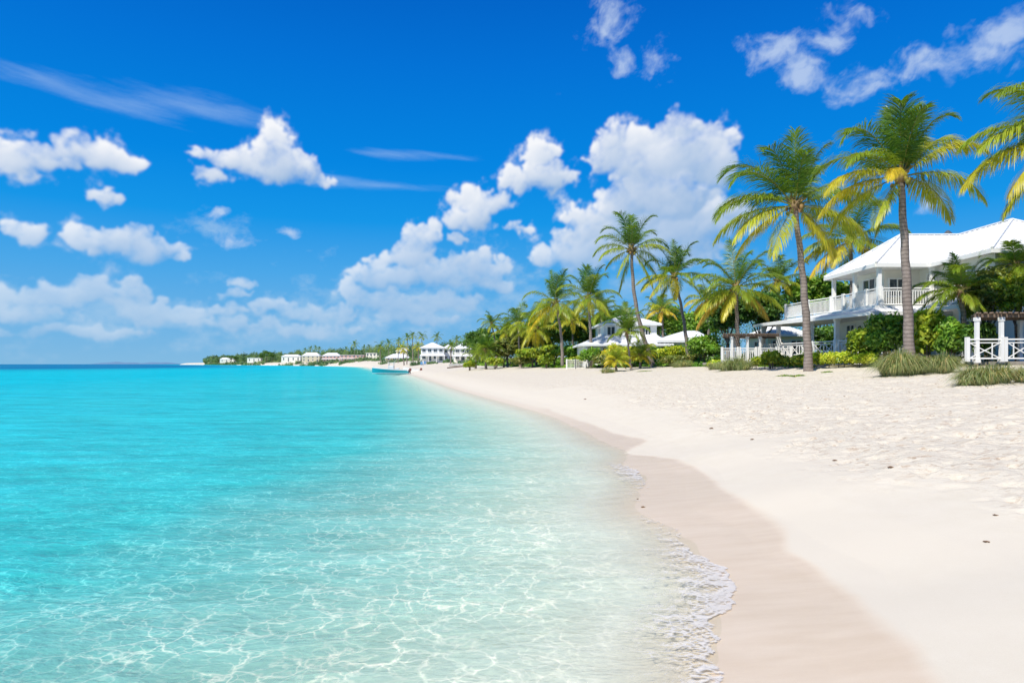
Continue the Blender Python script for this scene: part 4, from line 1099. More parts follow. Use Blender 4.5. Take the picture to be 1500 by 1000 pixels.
# beside the tall palm at the edge of the frame
pergola('white pergola with weathered slat roof and crossed panel railings in front of the grass', [(19.75, 29.0), (20.75, 28.95), (21.95, 28.9), (21.15, 31.0), (23.0, 30.9)], 2.05, 3.98, (19.55, 23.6, 28.8, 31.2), (20.8, 29.8, 2.0), 2.12,
        [((19.35, 29.0), (20.7, 28.85)), ((20.85, 28.85), (21.9, 28.6)), ((22.05, 28.55), (23.6, 28.3)), ((19.4, 29.1), (20.85, 31.0))], 'panels', (21.0, 23.8, 28.4, 31.5, 1.95, 2.11), 1.5)
pergola('low white terrace with grey slat pergola left of the big house', [(14.9, 46.3), (16.0, 46.4), (16.85, 46.4), (16.0, 49.2), (17.9, 49.0)], 2.1, 3.86, (14.2, 18.0, 46.0, 49.6), (15.9, 47.6, 2.1), 2.12,
        [((14.0, 45.5), (15.05, 45.45)), ((15.15, 45.45), (16.25, 45.4)), ((16.35, 45.4), (17.6, 45.4)), ((17.7, 45.4), (18.5, 45.3))], 'bars', (13.9, 18.6, 45.2, 49.8, 1.95, 2.1), 1.1)

# ------------------------------------------------------------------ other villas
def villa(label, px0, px1, Y, zg, ze, zr, depth, rz=0.0, mat='wall', storeys=2, nwin=4, porch=0.0, name='villa', cat='villa', roofk='hip', seams=0.5, over=0.5, rail=False, porch_side=None):
    """front wall from px0 to px1 at distance Y; zg ground, ze eave, zr ridge heights"""
    x0, x1 = X_(px0, Y), X_(px1, Y); w_ = x1 - x0; cx = (x0 + x1) / 2; o = (0, 0, 0)
    g = empty(name, (cx, Y, zg), label, cat, rz=rz)
    h = ze - zg; a = w_ / 2
    m = MB(o); m.box(-a, a, 0, depth, -1.0, h); m.build('wall', M[mat], g)
    r = MB(o); e = over; R_ = zr - zg
    if roofk == 'hip':
        q = min(a, depth / 2)
        c = [(-a - e, -e, h), (a + e, -e, h), (a + e, depth + e, h), (-a - e, depth + e, h)]
        if a >= depth / 2: t1, t2 = (-a + q, depth / 2, R_), (a - q, depth / 2, R_)
        else: t1, t2 = (0, q, R_), (0, depth - q, R_)
        if a >= depth / 2:
            seam_roof(r, [c[0], c[1], t2, t1], seams); seam_roof(r, [c[1], c[2], t2], seams); seam_roof(r, [c[2], c[3], t1, t2], seams); seam_roof(r, [c[3], c[0], t1], seams)
        else:
            seam_roof(r, [c[0], c[1], t1], seams); seam_roof(r, [c[1], c[2], t2, t1], seams); seam_roof(r, [c[2], c[3], t2], seams); seam_roof(r, [c[3], c[0], t1, t2], seams)
        for p, q_ in ((c[0], c[1]), (c[1], c[2]), (c[2], c[3]), (c[3], c[0])): r.bar((p[0], p[1], h - .09), (q_[0], q_[1], h - .09), .07, .18)
        r.add([(x, y, h - .06) for x, y, z in c], [(0, 1, 2, 3)])
    else:
        r.box(-a - e, a + e, -e, depth + e, h, h + 0.25)
    r.build('roof', M['roof'], g)
    sh = h / storeys
    for s_ in range(storeys):
        for i in range(nwin):
            wx = -a + w_ * (i + .5) / nwin; ww = min(0.8, w_ / nwin * 0.32)
            dr = (s_ == 0 and i % 2 == 1)
            window(g, o, (wx - ww, 0), (wx + ww, 0), s_ * sh + (0.1 if dr else sh * 0.32), s_ * sh + sh * 0.80, 'door' if dr else 'window', mull=2, door=False)
        window(g, o, (-a, depth * .62), (-a, depth * .32), s_ * sh + sh * .32, s_ * sh + sh * .8, 'window', mull=2)
    if porch:
        p = MB(o); z1 = sh * 0.98; z0_ = sh * 0.80
        seam_roof(p, [(-a - .4, -porch, z0_), (a + .4, -porch, z0_), (a + .4, -0.01, z1), (-a - .4, -0.01, z1)], seams)
        p.bar((-a - .4, -porch, z0_ - .08), (a + .4, -porch, z0_ - .08), .07, .16)
        p.build('porch_roof', M['roof'], g)
        n = max(3, int(w_ / 2.2))
        for i in range(n + 1): column(g, o, -a - .2 + (w_ + .4) * i / n, -porch + .2, -0.6, z0_ - .16, .2)
        if rail: railing(g, o, (-a - .2, -porch + .2), (a + .2, -porch + .2), 0.1, .95, 'bars', gap=.16)
    return g
# the villa between the leaning palm and its neighbours
def mid_villa():
    Y = 75.0; o = (9.8, 75.0, 2.1)
    g = empty('villa', o, 'white two storey villa with stacked hipped roofs behind the leaning palm', 'villa')
    x0, x1 = X_(884, Y), X_(962, Y)
    m = MB(o); m.box(x0, x1, 75, 82, 2.0, 6.3); m.build('wall', M['white'], g)
    m = MB(o); xl = X_(856, 72); m.box(xl, x1 + .3, 72, 74.997, 1.7, 4.0); m.build('wall', M['white'], g)
    m = MB(o); m.box(xl, x0 - 0.003, 74.997, 80, 1.7, 4.0); m.build('wall', M['white'], g)
    r = MB(o); e = 6.42; c = [(x0 - .45, 74.5, e), (x1 + .45, 74.5, e), (x1 + .45, 82.5, e), (x0 - .45, 82.5, e)]; k = (x0 + x1) / 2
    seam_roof(r, [c[0], c[1], (k, 77.5, 7.65)]); seam_roof(r, [c[1], c[2], (k, 79.5, 7.65), (k, 77.5, 7.65)]); seam_roof(r, [c[2], c[3], (k, 79.5, 7.65)]); seam_roof(r, [c[3], c[0], (k, 77.5, 7.65), (k, 79.5, 7.65)])
    for p, q in zip(c, c[1:] + c[:1]): r.bar((p[0], p[1], e - .1), (q[0], q[1], e - .1), .07, .2)
    r.add([(x, y, e - .07) for x, y, z in c], [(0, 1, 2, 3)]); r.build('roof', M['roof'], g)
    r = MB(o); b = 4.05; xa = X_(851, 71); xb = x1 + 1.0
    seam_roof(r, [(xa, 71.2, b), (xb, 71.2, b), (x1, 74.99, 5.2), (x0, 74.99, 5.2)]); seam_roof(r, [(xa, 80.6, b), (xa, 71.2, b), (x0 - .004, 74.99, 5.2), (x0 - .004, 79, 5.2)])
    r.bar((xa, 71.2, b - .09), (xb, 71.2, b - .09), .07, .18); r.bar((xa, 80.6, b - .09), (xa, 71.3, b - .09), .07, .18); r.build('porch_roof', M['roof'], g)
    for i in range(3):
        a = x0 + .35 + i * 1.95; window(g, o, (a, 75), (a + .95, 75), 5.15 if i else 4.9, 6.15, 'window', mull=3 if i else 2)
    for i in range(3):
        a = xl + .3 + i * 1.6; window(g, o, (a, 72), (a + 1.1, 72), 2.35, 3.75, 'window', mull=2)
    window(g, o, (x0, 79), (x0, 77.2), 5.2, 6.1, 'window', mull=2)
    for i in range(4): column(g, o, xl + .1 + i * 2.3, 71.45, 1.7, b - .17, .18)
mid_villa()
def annex():
    Y = 72.0; o = (16.8, 72.0, 2.0)
    g = empty('beach_cottage', o, 'low white board clad cottage with shallow metal roof right of the leaning palm', 'cottage')
    x0, x1 = X_(969, Y), X_(1040, Y)
    m = MB(o); m.box(x0, x1, 72, 78, 1.7, 4.36)
    x = x0 + .1
    while x < x1: m.box(x - .02, x + .02, 71.975, 71.999, 1.7, 4.34); x += .28
    m.build('wall', M['white'], g)
    r = MB(o); e = 4.45; c = [(x0 - .5, 71.4, e), (x1 + .5, 71.4, e), (x1 + .5, 78.6, e), (x0 - .5, 78.6, e)]
    t1, t2 = (x0 + 3.3, 75, 5.65), (x1 - 0.6, 75, 5.65)
    seam_roof(r, [c[0], c[1], t2, t1]); seam_roof(r, [c[1], c[2], t2]); seam_roof(r, [c[2], c[3], t1, t2]); seam_roof(r, [c[3], c[0], t1])
    for p, q in zip(c, c[1:] + c[:1]): r.bar((p[0], p[1], e - .1), (q[0], q[1], e - .1), .07, .2)
    r.add([(x, y, e - .07) for x, y, z in c], [(0, 1, 2, 3)]); r.build('roof', M['roof'], g)
    window(g, o, (x0 + 1.1, 72), (x0 + 1.9, 72), 2.4, 3.95, 'window', mull=2); window(g, o, (x0 + 2.7, 72), (x0 + 3.2, 72), 2.4, 3.8, 'window', mull=1)
annex()
g_ = villa('small grey roofed cabin seen through the porch of the big house', 1125, 1180, 58, 2.2, 4.5, 5.5, 5, 0.0, 'wall', 1, 2)
# ------------------------------------------------------------------ palms (angle in the vertical plane facing the sea: 0 right, 90 up; length; towards -/away +; droop; ripeness)
F1 = [(86,115,.15,.15,.10),(112,109,-.25,.55,.06),(74,94,-.2,.25,.22,-.1),(126,128,.1,.75,.05),(140,135,-.35,.75,.08),(95,94,-.5,.5,.02),(152,118,.3,.85,.10),(66,100,.3,.45,.45),
      (165,130,-.2,.75,.28),(176,122,.4,.80,.5),(188,118,-.3,.7,.66),(204,105,.2,.75,.82),(228,98,-.5,.5,.6),(40,118,.25,.85,.35),(22,120,-.35,.8,.28),(8,115,.3,.85,.5),(-8,112,-.3,.8,.62),(-28,95,.25,.7,.78),(-50,88,-.3,.6,.7),(56,100,.6,.6,.2),(120,90,.75,.6,.1),(30,100,.75,.7,.3)]
palm('tall coconut palm rising in front of the balcony, left one of the two tallest', 1185, 36.0, 1164, 302, 125, 0.45, F1, 0, seed=3, bend=0.12, nl=60)
F2 = [(88,115,.25,.18,.06),(100,121,-.3,.55,.04),(92,108,-.45,.45,.02),(80,112,.1,.35,.08),(72,106,-.25,.55,.14),(126,135,-.2,.85,.08),(140,130,.3,.95,.14),(150,120,-.4,.7,.25),(62,94,.55,.5,.25),
      (52,128,.1,.75,.55,.1),(42,118,-.25,.65,.70),(64,106,.25,.6,.62),(168,125,-.15,.75,.72),(180,120,.25,.85,.80),(160,75,-.75,.9,.90),(226,88,-.3,.6,.55),(248,80,.3,.5,.5),(10,122,-.2,1.05,.55),(-2,118,.35,1.0,.62),(20,112,.55,.8,.3),(200,112,.45,.8,.6),(110,95,.8,.6,.1)]
palm('tallest coconut palm with golden lower fronds, between the big house and the shoreward grass', 1333, 30.5, 1319, 259, 125, 0.47, F2, 0, seed=5, bend=0.05, nl=64)
F3 = [(170,159,-.1,.55,.5),(186,169,.15,.60,.72),(158,150,.3,.60,.35),(205,150,-.2,.45,.78),(140,159,-.2,.55,.2),(120,141,.3,.5,.1),(100,141,.1,.3,.1),(222,141,.2,.4,.6),(60,141,.1,.5,.2),(20,141,-.2,.7,.5),(-10,131,.2,.8,.6),(80,131,-.4,.4,.1),(178,141,.5,.7,.4),(150,131,-.6,.6,.3)]
palm('coconut palm at the frame edge, only its yellow green fronds reach in', 1600, 27.0, 1578, 196, 140, 0.44, F3, 2, seed=8, nl=64)
F5 = [(88,55,.2,.3,.05),(104,62,-.2,.5,.08),(120,58,.2,.6,.08),(70,58,-.2,.4,.06),(56,56,.3,.5,.15),(140,60,-.2,.8,.2),(155,58,.2,.9,.35),(170,52,-.2,.9,.5),(35,60,.1,.8,.25),(20,56,-.3,.7,.55),(2,50,.3,.9,.5),(195,45,.2,.9,.6),(230,45,-.3,.7,.5),(-30,55,.2,.6,.4),(-55,60,-.2,.5,.5),(250,60,.2,.5,.55),(95,50,-.6,.5,.05),(80,50,.6,.5,.1)]
palm('leaning palm with a long curved trunk in front of the white villa', 959, 60.0, 925, 366, 62, 0.44, F5, 0, seed=9, bend=-0.55, nl=46)
palm('palm with a thin straight trunk just right of the leaning palm', 1009, 60.0, 988, 404, 55, 0.36, [(185,52,-.1,.6,.7),(172,55,.1,.5,.55),(90,52,.1,.2,.05),(70,55,-.2,.3,.05),(50,50,.2,.5,.1),(110,52,.1,.4,.08),(205,50,-.3,.5,.75)], 14, seed=11, bend=0.2, nl=42, dY=-0.3)
palm('shaggy palm with hanging yellow and dead brown fronds over the terrace pergola', 1082, 48.5, 1078, 421, 62, 0.36, [(200,75,-.2,.5,.62),(212,78,.1,.6,1.35),(-10,70,-.2,.5,.5),(-25,68,.2,.6,1.35),(190,70,.3,.4,.45),(60,66,-.2,.2,.15),(120,68,.2,.5,.2),(235,55,-.4,.4,.75),(95,66,0,.3,.1),(150,72,-.2,.5,.25),(30,72,-.1,.5,.25)], 12, (0.05, 0.7), seed=13, nl=52, hang=.8)
palm('small bushy palm in the gap between the pergola palm and the tall pair', 1140, 62.0, 1139, 412, 46, 0.34, (), 20, (0.1, 0.9), seed=17, nl=40)
palm('dark palm with dry brown skirts standing behind the roof of the big house', 1250, 56.0, 1246, 352, 78, 0.42, [(175,82,-.1,.7,.5),(190,85,.2,.6,.8),(205,80,-.1,.6,1.0),(30,80,-.2,.7,.05),(10,85,.2,.8,.05),(155,75,.1,.6,.4),(-20,70,.1,.7,1.1)], 15, (0.0, 1.0), seed=19, nl=50)
palm('slender palm standing third from the leaning one, with a full green crown', 868, 72.0, 862, 436, 50, 0.40, [(90,48,.1,.2,.04),(75,50,-.2,.3,.04),(100,46,.2,.3,.05)], 17, (0.02, 0.75), seed=23, nl=40, lowest=-45)
palm('palm with a curved pale trunk and drooping gold fronds above the green thicket', 824, 80.0, 814, 444, 50, 0.42, [(95,48,.1,.25,.04),(80,50,-.2,.3,.05),(200,50,-.2,.6,.8),(212,52,-.2,.6,.9)], 17, (0.05, 0.85), seed=25, bend=0.25, nl=40)
palm('smaller dark palm half hidden behind the slender palm, beside the villa roof', 882, 86.0, 880, 455, 36, 0.34, (), 18, (0.05, 0.5), seed=27, nl=34, coco=False)
palm('young upright palm with a green stem in front of the villa windows', 925, 56.0, 918, 487, 38, 0.20, [(92,42,0,.1,.12),(76,40,.2,.3,.1),(108,40,-.2,.3,.12)], 13, (0.1, 0.5), seed=29, nl=36, lowest=-5, coco=False)
palm('palm rising from the thicket with dark upright fronds, left of the gold one', 762, 100.0, 759, 474, 34, 0.36, (), 20, (0.0, 0.7), seed=31, nl=32)
palm('golden drooping palm in the middle of the thicket', 786, 92.0, 785, 482, 42, 0.36, (), 20, (0.35, 0.95), seed=33, nl=36, lowest=-50)
palm('small palm with a slanting trunk at the seaward end of the row', 727, 108.0, 720, 474, 22, 0.36, (), 18, (0.05, 0.5), seed=35, bend=0.3, nl=30, coco=False)
palm('squat dark date palm at the sand edge below the slanting palm', 712, 102.0, 711, 513, 30, 0.40, (), 24, (0.0, 0.35), seed=37, nl=34, coco=False, cat='palm tree', name='date_palm', lowest=-30)
palm('second squat palm, to the seaward side of the dark date palm', 697, 112.0, 697, 519, 22, 0.36, (), 18, (0.1, 0.4), seed=38, nl=28, coco=False, name='date_palm', lowest=-30)
palm('low golden palm shrub with arching leaves standing forward on the sand', 903, 54.0, 902, 529, 26, 0.22, (), 20, (0.45, 0.85), seed=39, nl=34, coco=False, cat='palm shrub', name='palm_shrub', group='palm shrubs along the sand', lowest=-8)
palm('golden palm shrub close behind the young upright palm', 938, 58.0, 938, 521, 30, 0.22, (), 18, (0.35, 0.9), seed=40, nl=34, coco=False, cat='palm shrub', name='palm_shrub', group='palm shrubs along the sand', lowest=-5)
palm('young palm growing before the lean to roof of the big house', 1421, 32.5, 1407, 428, 62, 0.34, [(95,55,.1,.15,.06),(60,60,-.2,.3,.05),(150,60,-.1,.6,.2),(170,65,.1,.7,.35),(190,60,-.2,.6,.4)], 15, (0.05, 0.5), seed=41, nl=48, lowest=-30, coco=False)
palm('young palm with bright upright fronds among the leafy trees at the frame edge', 1492, 33.0, 1489, 390, 50, 0.30, (), 16, (0.1, 0.6), seed=43, nl=46, lowest=-25, coco=False)
palm('fan of dark fronds low behind the villa roof', 965, 84.0, 965, 462, 34, 0.34, (), 18, (0.05, 0.9), seed=45, nl=34, coco=False)
palm('palm with reddish dead fronds left of the pergola palm', 972, 78.0, 970, 454, 30, 0.34, (), 16, (0.3, 1.4), seed=46, nl=32, coco=False)
palm('palm behind the cottage roof with a ragged brown crown', 1040, 66.0, 1036, 440, 36, 0.34, (), 16, (0.3, 1.3), seed=47, nl=34, coco=False)
palm('gold tinged palm tucked between the dark upright palm and the thicket end', 744, 106.0, 741, 486, 26, 0.34, (), 18, (0.2, 0.9), seed=61, nl=28, coco=False)
palm('tall dark palm peering over the thicket, right of the golden drooping one', 800, 112.0, 799, 462, 28, 0.34, (), 18, (0.05, 0.7), seed=62, nl=28, coco=False)
palm('yellow palm crown hanging over the tree next to the curved trunk', 840, 90.0, 838, 470, 34, 0.34, (), 18, (0.4, 1.0), seed=63, nl=32, coco=False)
palm('pale palm low behind the slender trunk', 856, 100.0, 855, 484, 26, 0.34, (), 16, (0.2, 0.7), seed=64, nl=28, coco=False)
palm('single feathery palm top peering over the ridge behind the villa', 917, 96.0, 915, 462, 24, 0.32, (), 14, (0.0, 0.4), seed=48, nl=28, coco=False)

# ------------------------------------------------------------------ trees and shrubs near the houses
tree('dark glossy tree behind the terrace, rising above the pergola', 1066, 428, 100, 54, 'dark', 14000, .17, 51, group='broadleaf trees behind the houses')
tree('dark broadleaf tree touching the corner of the big house porch', 1116, 430, 92, 56, 'dark', 13000, .17, 52, group='broadleaf trees behind the houses')
tree('bright green tree just behind the cottage roof', 992, 452, 84, 80, 'mid', 9500, .20, 53, group='broadleaf trees behind the houses', crown_from=.2)
tree('tree filling the gap between cottage and terrace', 1034, 452, 70, 82, 'mid', 8000, .20, 54, group='broadleaf trees behind the houses', crown_from=.2)
tree('tall leafy tree behind the big house, seen under its brown palm', 1200, 402, 110, 62, 'mid', 9000, .22, 55, group='broadleaf trees behind the houses')
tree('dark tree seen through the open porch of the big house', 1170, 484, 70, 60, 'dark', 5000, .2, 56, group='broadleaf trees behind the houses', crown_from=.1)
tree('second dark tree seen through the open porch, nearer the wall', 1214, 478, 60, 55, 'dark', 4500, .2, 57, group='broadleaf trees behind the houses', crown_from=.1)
tree('yellow green tree with pale blossom tips over the near pergola', 1446, 396, 80, 33.0, 'olive', 7000, .12, 58, group='leafy trees beside the near pergola', crown_from=.38, trunk_r=.12)
tree('leafy tree behind the near pergola, with limbs bare below', 1492, 398, 76, 32.2, 'bright', 7000, .12, 59, group='leafy trees beside the near pergola', crown_from=.42, trunk_r=.13)
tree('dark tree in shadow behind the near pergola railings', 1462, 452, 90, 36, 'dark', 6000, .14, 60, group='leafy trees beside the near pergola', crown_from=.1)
for i, (px, pt, w_, Y, pal_, lab) in enumerate([
    (748, 492, 52, 112, 'mid', 'rounded tree at the seaward end of the thicket'), (775, 486, 50, 104, 'olive', 'dusty green tree under the dark upright palm'),
    (800, 480, 56, 96, 'mid', 'green tree under the golden drooping palm'), (838, 474, 62, 92, 'dark', 'dark rounded tree behind the curved palm trunk'),
    (866, 480, 50, 96, 'mid', 'tree next to the villa, behind the slender palm'), (812, 508, 46, 84, 'bright', 'low bright tree with bare stems at the foot of the curved palm'),
    (780, 512, 44, 90, 'bright', 'low bright tree left of the bare stems'), (846, 506, 48, 82, 'mid', 'low tree between the two slender trunks'), (738, 512, 40, 104, 'olive', 'olive green sea grape by the squat palm'),
    (895, 470, 56, 104, 'dark', 'dark tree rising behind the villa'), (940, 476, 60, 104, 'dark', 'dark tree right behind the villa roof'), (705, 497, 46, 150, 'dark', 'dark tree beyond the squat palms')]):
    tree(lab, px, pt - (14 if i not in (5, 6, 7) else 0), w_ * 1.35, Y, pal_, 8000, .25, 70 + i, group='trees of the palm thicket', crown_from=.22 if i not in (5, 6) else .42, trunk_r=.12)
B = [ # label, px, top, bottom, width, Y, palette, n, leaf
 ('rounded dark green shrub right of the cottage', 1032, 492, 534, 62, 55, 'mid', 5200, .15),
 ('tall leafy shrub against the big house between the two tall trunks', 1268, 476, 522, 52, 36.6, 'bright', 4800, .13),
 ('leafy shrub at the foot of the tallest palm', 1298, 464, 524, 66, 34.6, 'mid', 5600, .13),
 ('shrub with broad bright leaves right of the tallest trunk', 1358, 452, 520, 50, 33.2, 'bright', 4200, .18),
 ('dark shrub below the young palm', 1392, 462, 522, 52, 32.0, 'mid', 4200, .14),
 ('shrub under the lean to roof', 1430, 470, 528, 50, 31.2, 'dark', 3600, .13),
 ('yellow green shrub behind the leaning palm foot', 985, 508, 537, 60, 62, 'hedge', 3600, .15),
 ('yellow green shrub left of the leaning palm foot', 925, 510, 537, 54, 63, 'gold', 3200, .15),
 ('pale shrub in front of the cottage wall', 1018, 516, 538, 34, 57.5, 'olive', 2200, .12),
 ('low grey green shrub between the thin trunks', 985, 520, 540, 40, 57, 'olive', 2400, .12),
 ('low green shrub at the foot of the slender palm', 884, 519, 537, 36, 68, 'olive', 2000, .13),
 ('low shrub between the slender and curved trunks', 845, 521, 537, 36, 74, 'bright', 2000, .13),
 ('low shrub left of the curved trunk', 800, 520, 537, 30, 82, 'bright', 1800, .15),
 ('low shrub under the thicket by the sand', 765, 522, 538, 40, 90, 'olive', 1800, .16),
 ('bright low shrub beside the squat palms', 725, 523, 538, 30, 98, 'bright', 1500, .16),
 ('lowest shrub, at the tip of the planting', 688, 528, 539, 22, 104, 'bright', 1100, .16),
 ('olive shrub hiding the porch corner of the stacked roof villa', 866, 510, 530, 34, 69.5, 'mid', 2600, .15),
 ('golden shrub against the porch of the stacked roof villa', 900, 506, 530, 34, 68.5, 'gold', 2600, .15),
 ('green shrub between the stacked roof villa and the cottage', 950, 504, 530, 36, 68, 'mid', 2800, .15),
 ('round bright shrub next to the low terrace fence', 1130, 514, 540, 30, 40.5, 'bright', 2000, .12)]
for i, (lab, px, pt, pb, w_, Y, pal_, n_, lf) in enumerate(B):
    bush(lab, px, pt, pb, w_, Y, pal_, n_, lf, 90 + i, group='shrubs around the houses')
hedge('bright yellow green hedge along the sand in front of the big house', [(X_(1182, 38.5), 38.5), (X_(1290, 34.2), 34.2)], 1.0, 0.82, 'hedge', 9000, .085, 120)
hedge('lower leafy hedge left of the tall trunk, before the terrace fence', [(X_(1108, 41.5), 41.5), (X_(1186, 39.2), 39.2)], .9, 0.72, 'bright', 6000, .085, 121)
hedge('short hedge below the terrace beside the round shrub', [(X_(1040, 46.5), 46.5), (X_(1072, 45.5), 45.5)], .7, 0.55, 'hedge', 2400, .085, 122)
grass('large grey green grass tuft at the foot of the tallest palm, left half', 1318, 504, 84, 27.3, 2200, 131)
grass('large grey green grass tuft at the foot of the tallest palm, right half', 1372, 507, 76, 27.0, 2000, 132)
grass('wide drooping grass tuft below the near pergola', 1448, 527, 96, 20.6, 2200, 133, .3)
grass('grass tuft cut by the frame edge, below the near pergola', 1500, 530, 60, 20.6, 1100, 134, .3)
grass('small tuft sprawling on the sand in front of the near pergola', 1412, 548, 26, 20.4, 260, 139, .35)
grass('feathery grass tuft before the low terrace fence', 1078, 517, 76, 41.0, 1300, 135, .12)
grass('thin grey grass tuft by the round dark shrub', 1052, 524, 40, 44.0, 600, 136, .2)
grass('grass tuft at the foot of the leaning palm, shoreward side', 1000, 522, 40, 54.0, 600, 137, .2)
grass('low grass tuft under the golden palm shrub', 890, 532, 30, 52.0, 350, 138, .3)
for i, (px, Y, w_, lab) in enumerate([(1150, 33.0, 30, 'sprawling green runner plant left of the tall trunk'), (1168, 32.2, 20, 'small green runner plant nearest the foot of the tall trunk'), (1212, 33.8, 26, 'runner plant on the sand right of the tall trunk'), (945, 50, 34, 'creeping plant on the sand below the leaning palm')]):
    grass(lab, px, 546, w_, Y, 260, 150 + i, .15, 'runner plants on the sand', ((0.16, 0.27, 0.05), (0.24, 0.33, 0.08), (0.12, 0.2, 0.04)), .04, 'runner_plant', 'creeping plant', 1.6, True)
# ------------------------------------------------------------------ the far bay
def gzp(px, Y): return gz(X_(px, Y), Y)
villa('large white villa with a pointed hipped roof near the beached skiff', 617, 650, 232, 3.0, Z_(509, 232), Z_(501, 232), 7, .12, 'white', 2, 4, 2.2, seams=0)
villa('white villa wing with a small pyramid roof right of the large one', 650, 664, 236, 3.0, Z_(510, 236), Z_(504, 236), 4, .12, 'white', 2, 2, 0, seams=0)
villa('white villa half hidden by the squat palms', 666, 690, 190, 2.8, Z_(510, 190), Z_(502, 190), 7, .1, 'wall', 2, 3, 2.0, seams=0)
villa('low white pavilion with an open front left of the large villa', 566, 598, 400, 4.0, Z_(523, 400), Z_(518, 400), 7, .05, 'cream', 1, 4, 2.5, seams=0)
villa('flat white house with a broad roof slab behind the bushy palm', 536, 556, 640, 5.0, Z_(517, 640), Z_(514, 640), 9, 0, 'wall', 2, 4, 0, roofk='flat')
villa('long pink and white terrace house behind the lone tall palm', 498, 533, 680, 5.0, Z_(520, 680), Z_(517.5, 680), 9, 0, 'pink', 2, 6, 2.5, roofk='flat')
villa('pink roofed beach block between the lone palm and the four little palms', 472, 498, 760, 5.0, Z_(521, 760), Z_(516.5, 760), 9, 0, 'pink', 2, 5, 2.5, seams=0)
villa('white block with dark windows at the foot of the four little palms', 442, 468, 820, 5.0, Z_(521, 820), Z_(516, 820), 9, 0, 'cream', 2, 4, 0, seams=0)
villa('low white house right of the dark pines', 412, 440, 960, 5.0, Z_(522, 960), Z_(519, 960), 9, 0, 'wall', 1, 4, 0, seams=0)
villa('tiny white house left of the dark pines', 362, 382, 1230, 5.0, Z_(524, 1230), Z_(521.5, 1230), 9, 0, 'wall', 1, 3, 0, roofk='flat')
villa('farthest white house on the point', 322, 342, 1500, 5.0, Z_(526, 1500), Z_(523.5, 1500), 9, 0, 'wall', 1, 3, 0, seams=0)
villa('white roofed house high behind the low pavilion', 580, 604, 470, 5.0, Z_(514, 470), Z_(509, 470), 8, 0, 'wall', 2, 3, 0, seams=0)
def fpalm(lab, px, Y, top, Lpx, seed, ripe=(0.0, .45), grp='small palms along the far bay', tw=None):
    palm(lab, px, Y, px + (seed % 3 - 1) * .8, top, Lpx, tw or 0.42, (), 15, ripe, seed=seed, sep=False, nl=16, coco=False, group=grp, llk=.30)
fpalm('lone tall palm on the far beach before the pink terrace house', 520, 600, 505, 8.5, 201)
fpalm('bushy low palm left of the low pavilion', 557, 430, 509, 12, 202, tw=.6)
fpalm('leftmost palm of the tight group beside the large villa', 596, 262, 495, 9, 203)
fpalm('middle palm of the tight group beside the large villa', 605, 268, 492, 9, 204)
fpalm('rightmost and highest palm of the group beside the large villa', 618, 255, 493, 10, 205)
fpalm('palm standing behind the low pavilion roof', 583, 330, 500, 9, 206)
fpalm('first of the four little palms, seaward end', 448, 900, 513, 5, 207); fpalm('second of the four little palms', 455, 905, 510.5, 6, 208)
fpalm('third of the four little palms', 462, 900, 510, 6, 209); fpalm('fourth of the four little palms, by the pink roofed block', 468.5, 880, 511, 5, 210)
fpalm('little palm at the landward end of the pink terrace house', 534, 670, 510, 6, 219); fpalm('short palm between the lone tall palm and the pink terrace', 507, 640, 512, 6, 220)
fpalm('short palm before the white block with dark windows', 437, 860, 515, 5, 221); fpalm('palm leaning over the white roofed house behind the pavilion', 570, 450, 503, 9, 222)
fpalm('tall palm behind the roof of the large villa', 640, 275, 494, 10, 223); fpalm('small palm by the seaward wall of the half hidden villa', 660, 182, 507, 11, 224)
fpalm('little palm rising over the pink terrace house', 541, 660, 508, 6, 211)
fpalm('palm behind the small pyramid roof', 668, 262, 498, 10, 212); fpalm('palm behind the half hidden villa', 684, 232, 497, 11, 213); fpalm('palm at the landward side of the half hidden villa', 692, 200, 503, 12, 214)
palm('golden bush palm spreading at the left of the large villa', 592, 250, 590, 511, 13, .5, (), 18, (.5, .9), seed=215, sep=False, nl=18, coco=False, group='small palms along the far bay', llk=.3)
palm('golden bush palm against the wall of the large villa', 613, 245, 613, 508, 11, .5, (), 18, (.4, .9), seed=216, sep=False, nl=18, coco=False, group='small palms along the far bay', llk=.3)
for i, (px, top, w_, Y, n_, lab) in enumerate([(390, 513, 20, 1150, 1500, 'dark pine clump on the far shore'), (399, 515, 12, 1130, 1000, 'smaller pine right of the dark clump'), (383, 517, 10, 1180, 800, 'lowest pine left of the dark clump'),
        (338, 519, 14, 1450, 900, 'dark tree near the farthest house'), (346, 521, 10, 1430, 700, 'small tree beside the dark one near the farthest house')]):
    tree(lab, px, top, w_, Y, 'dark', n_, .9, 230 + i, cat='pine tree', name='pine_tree', group='pines on the far shore', crown_from=.25, trunk_r=.3)
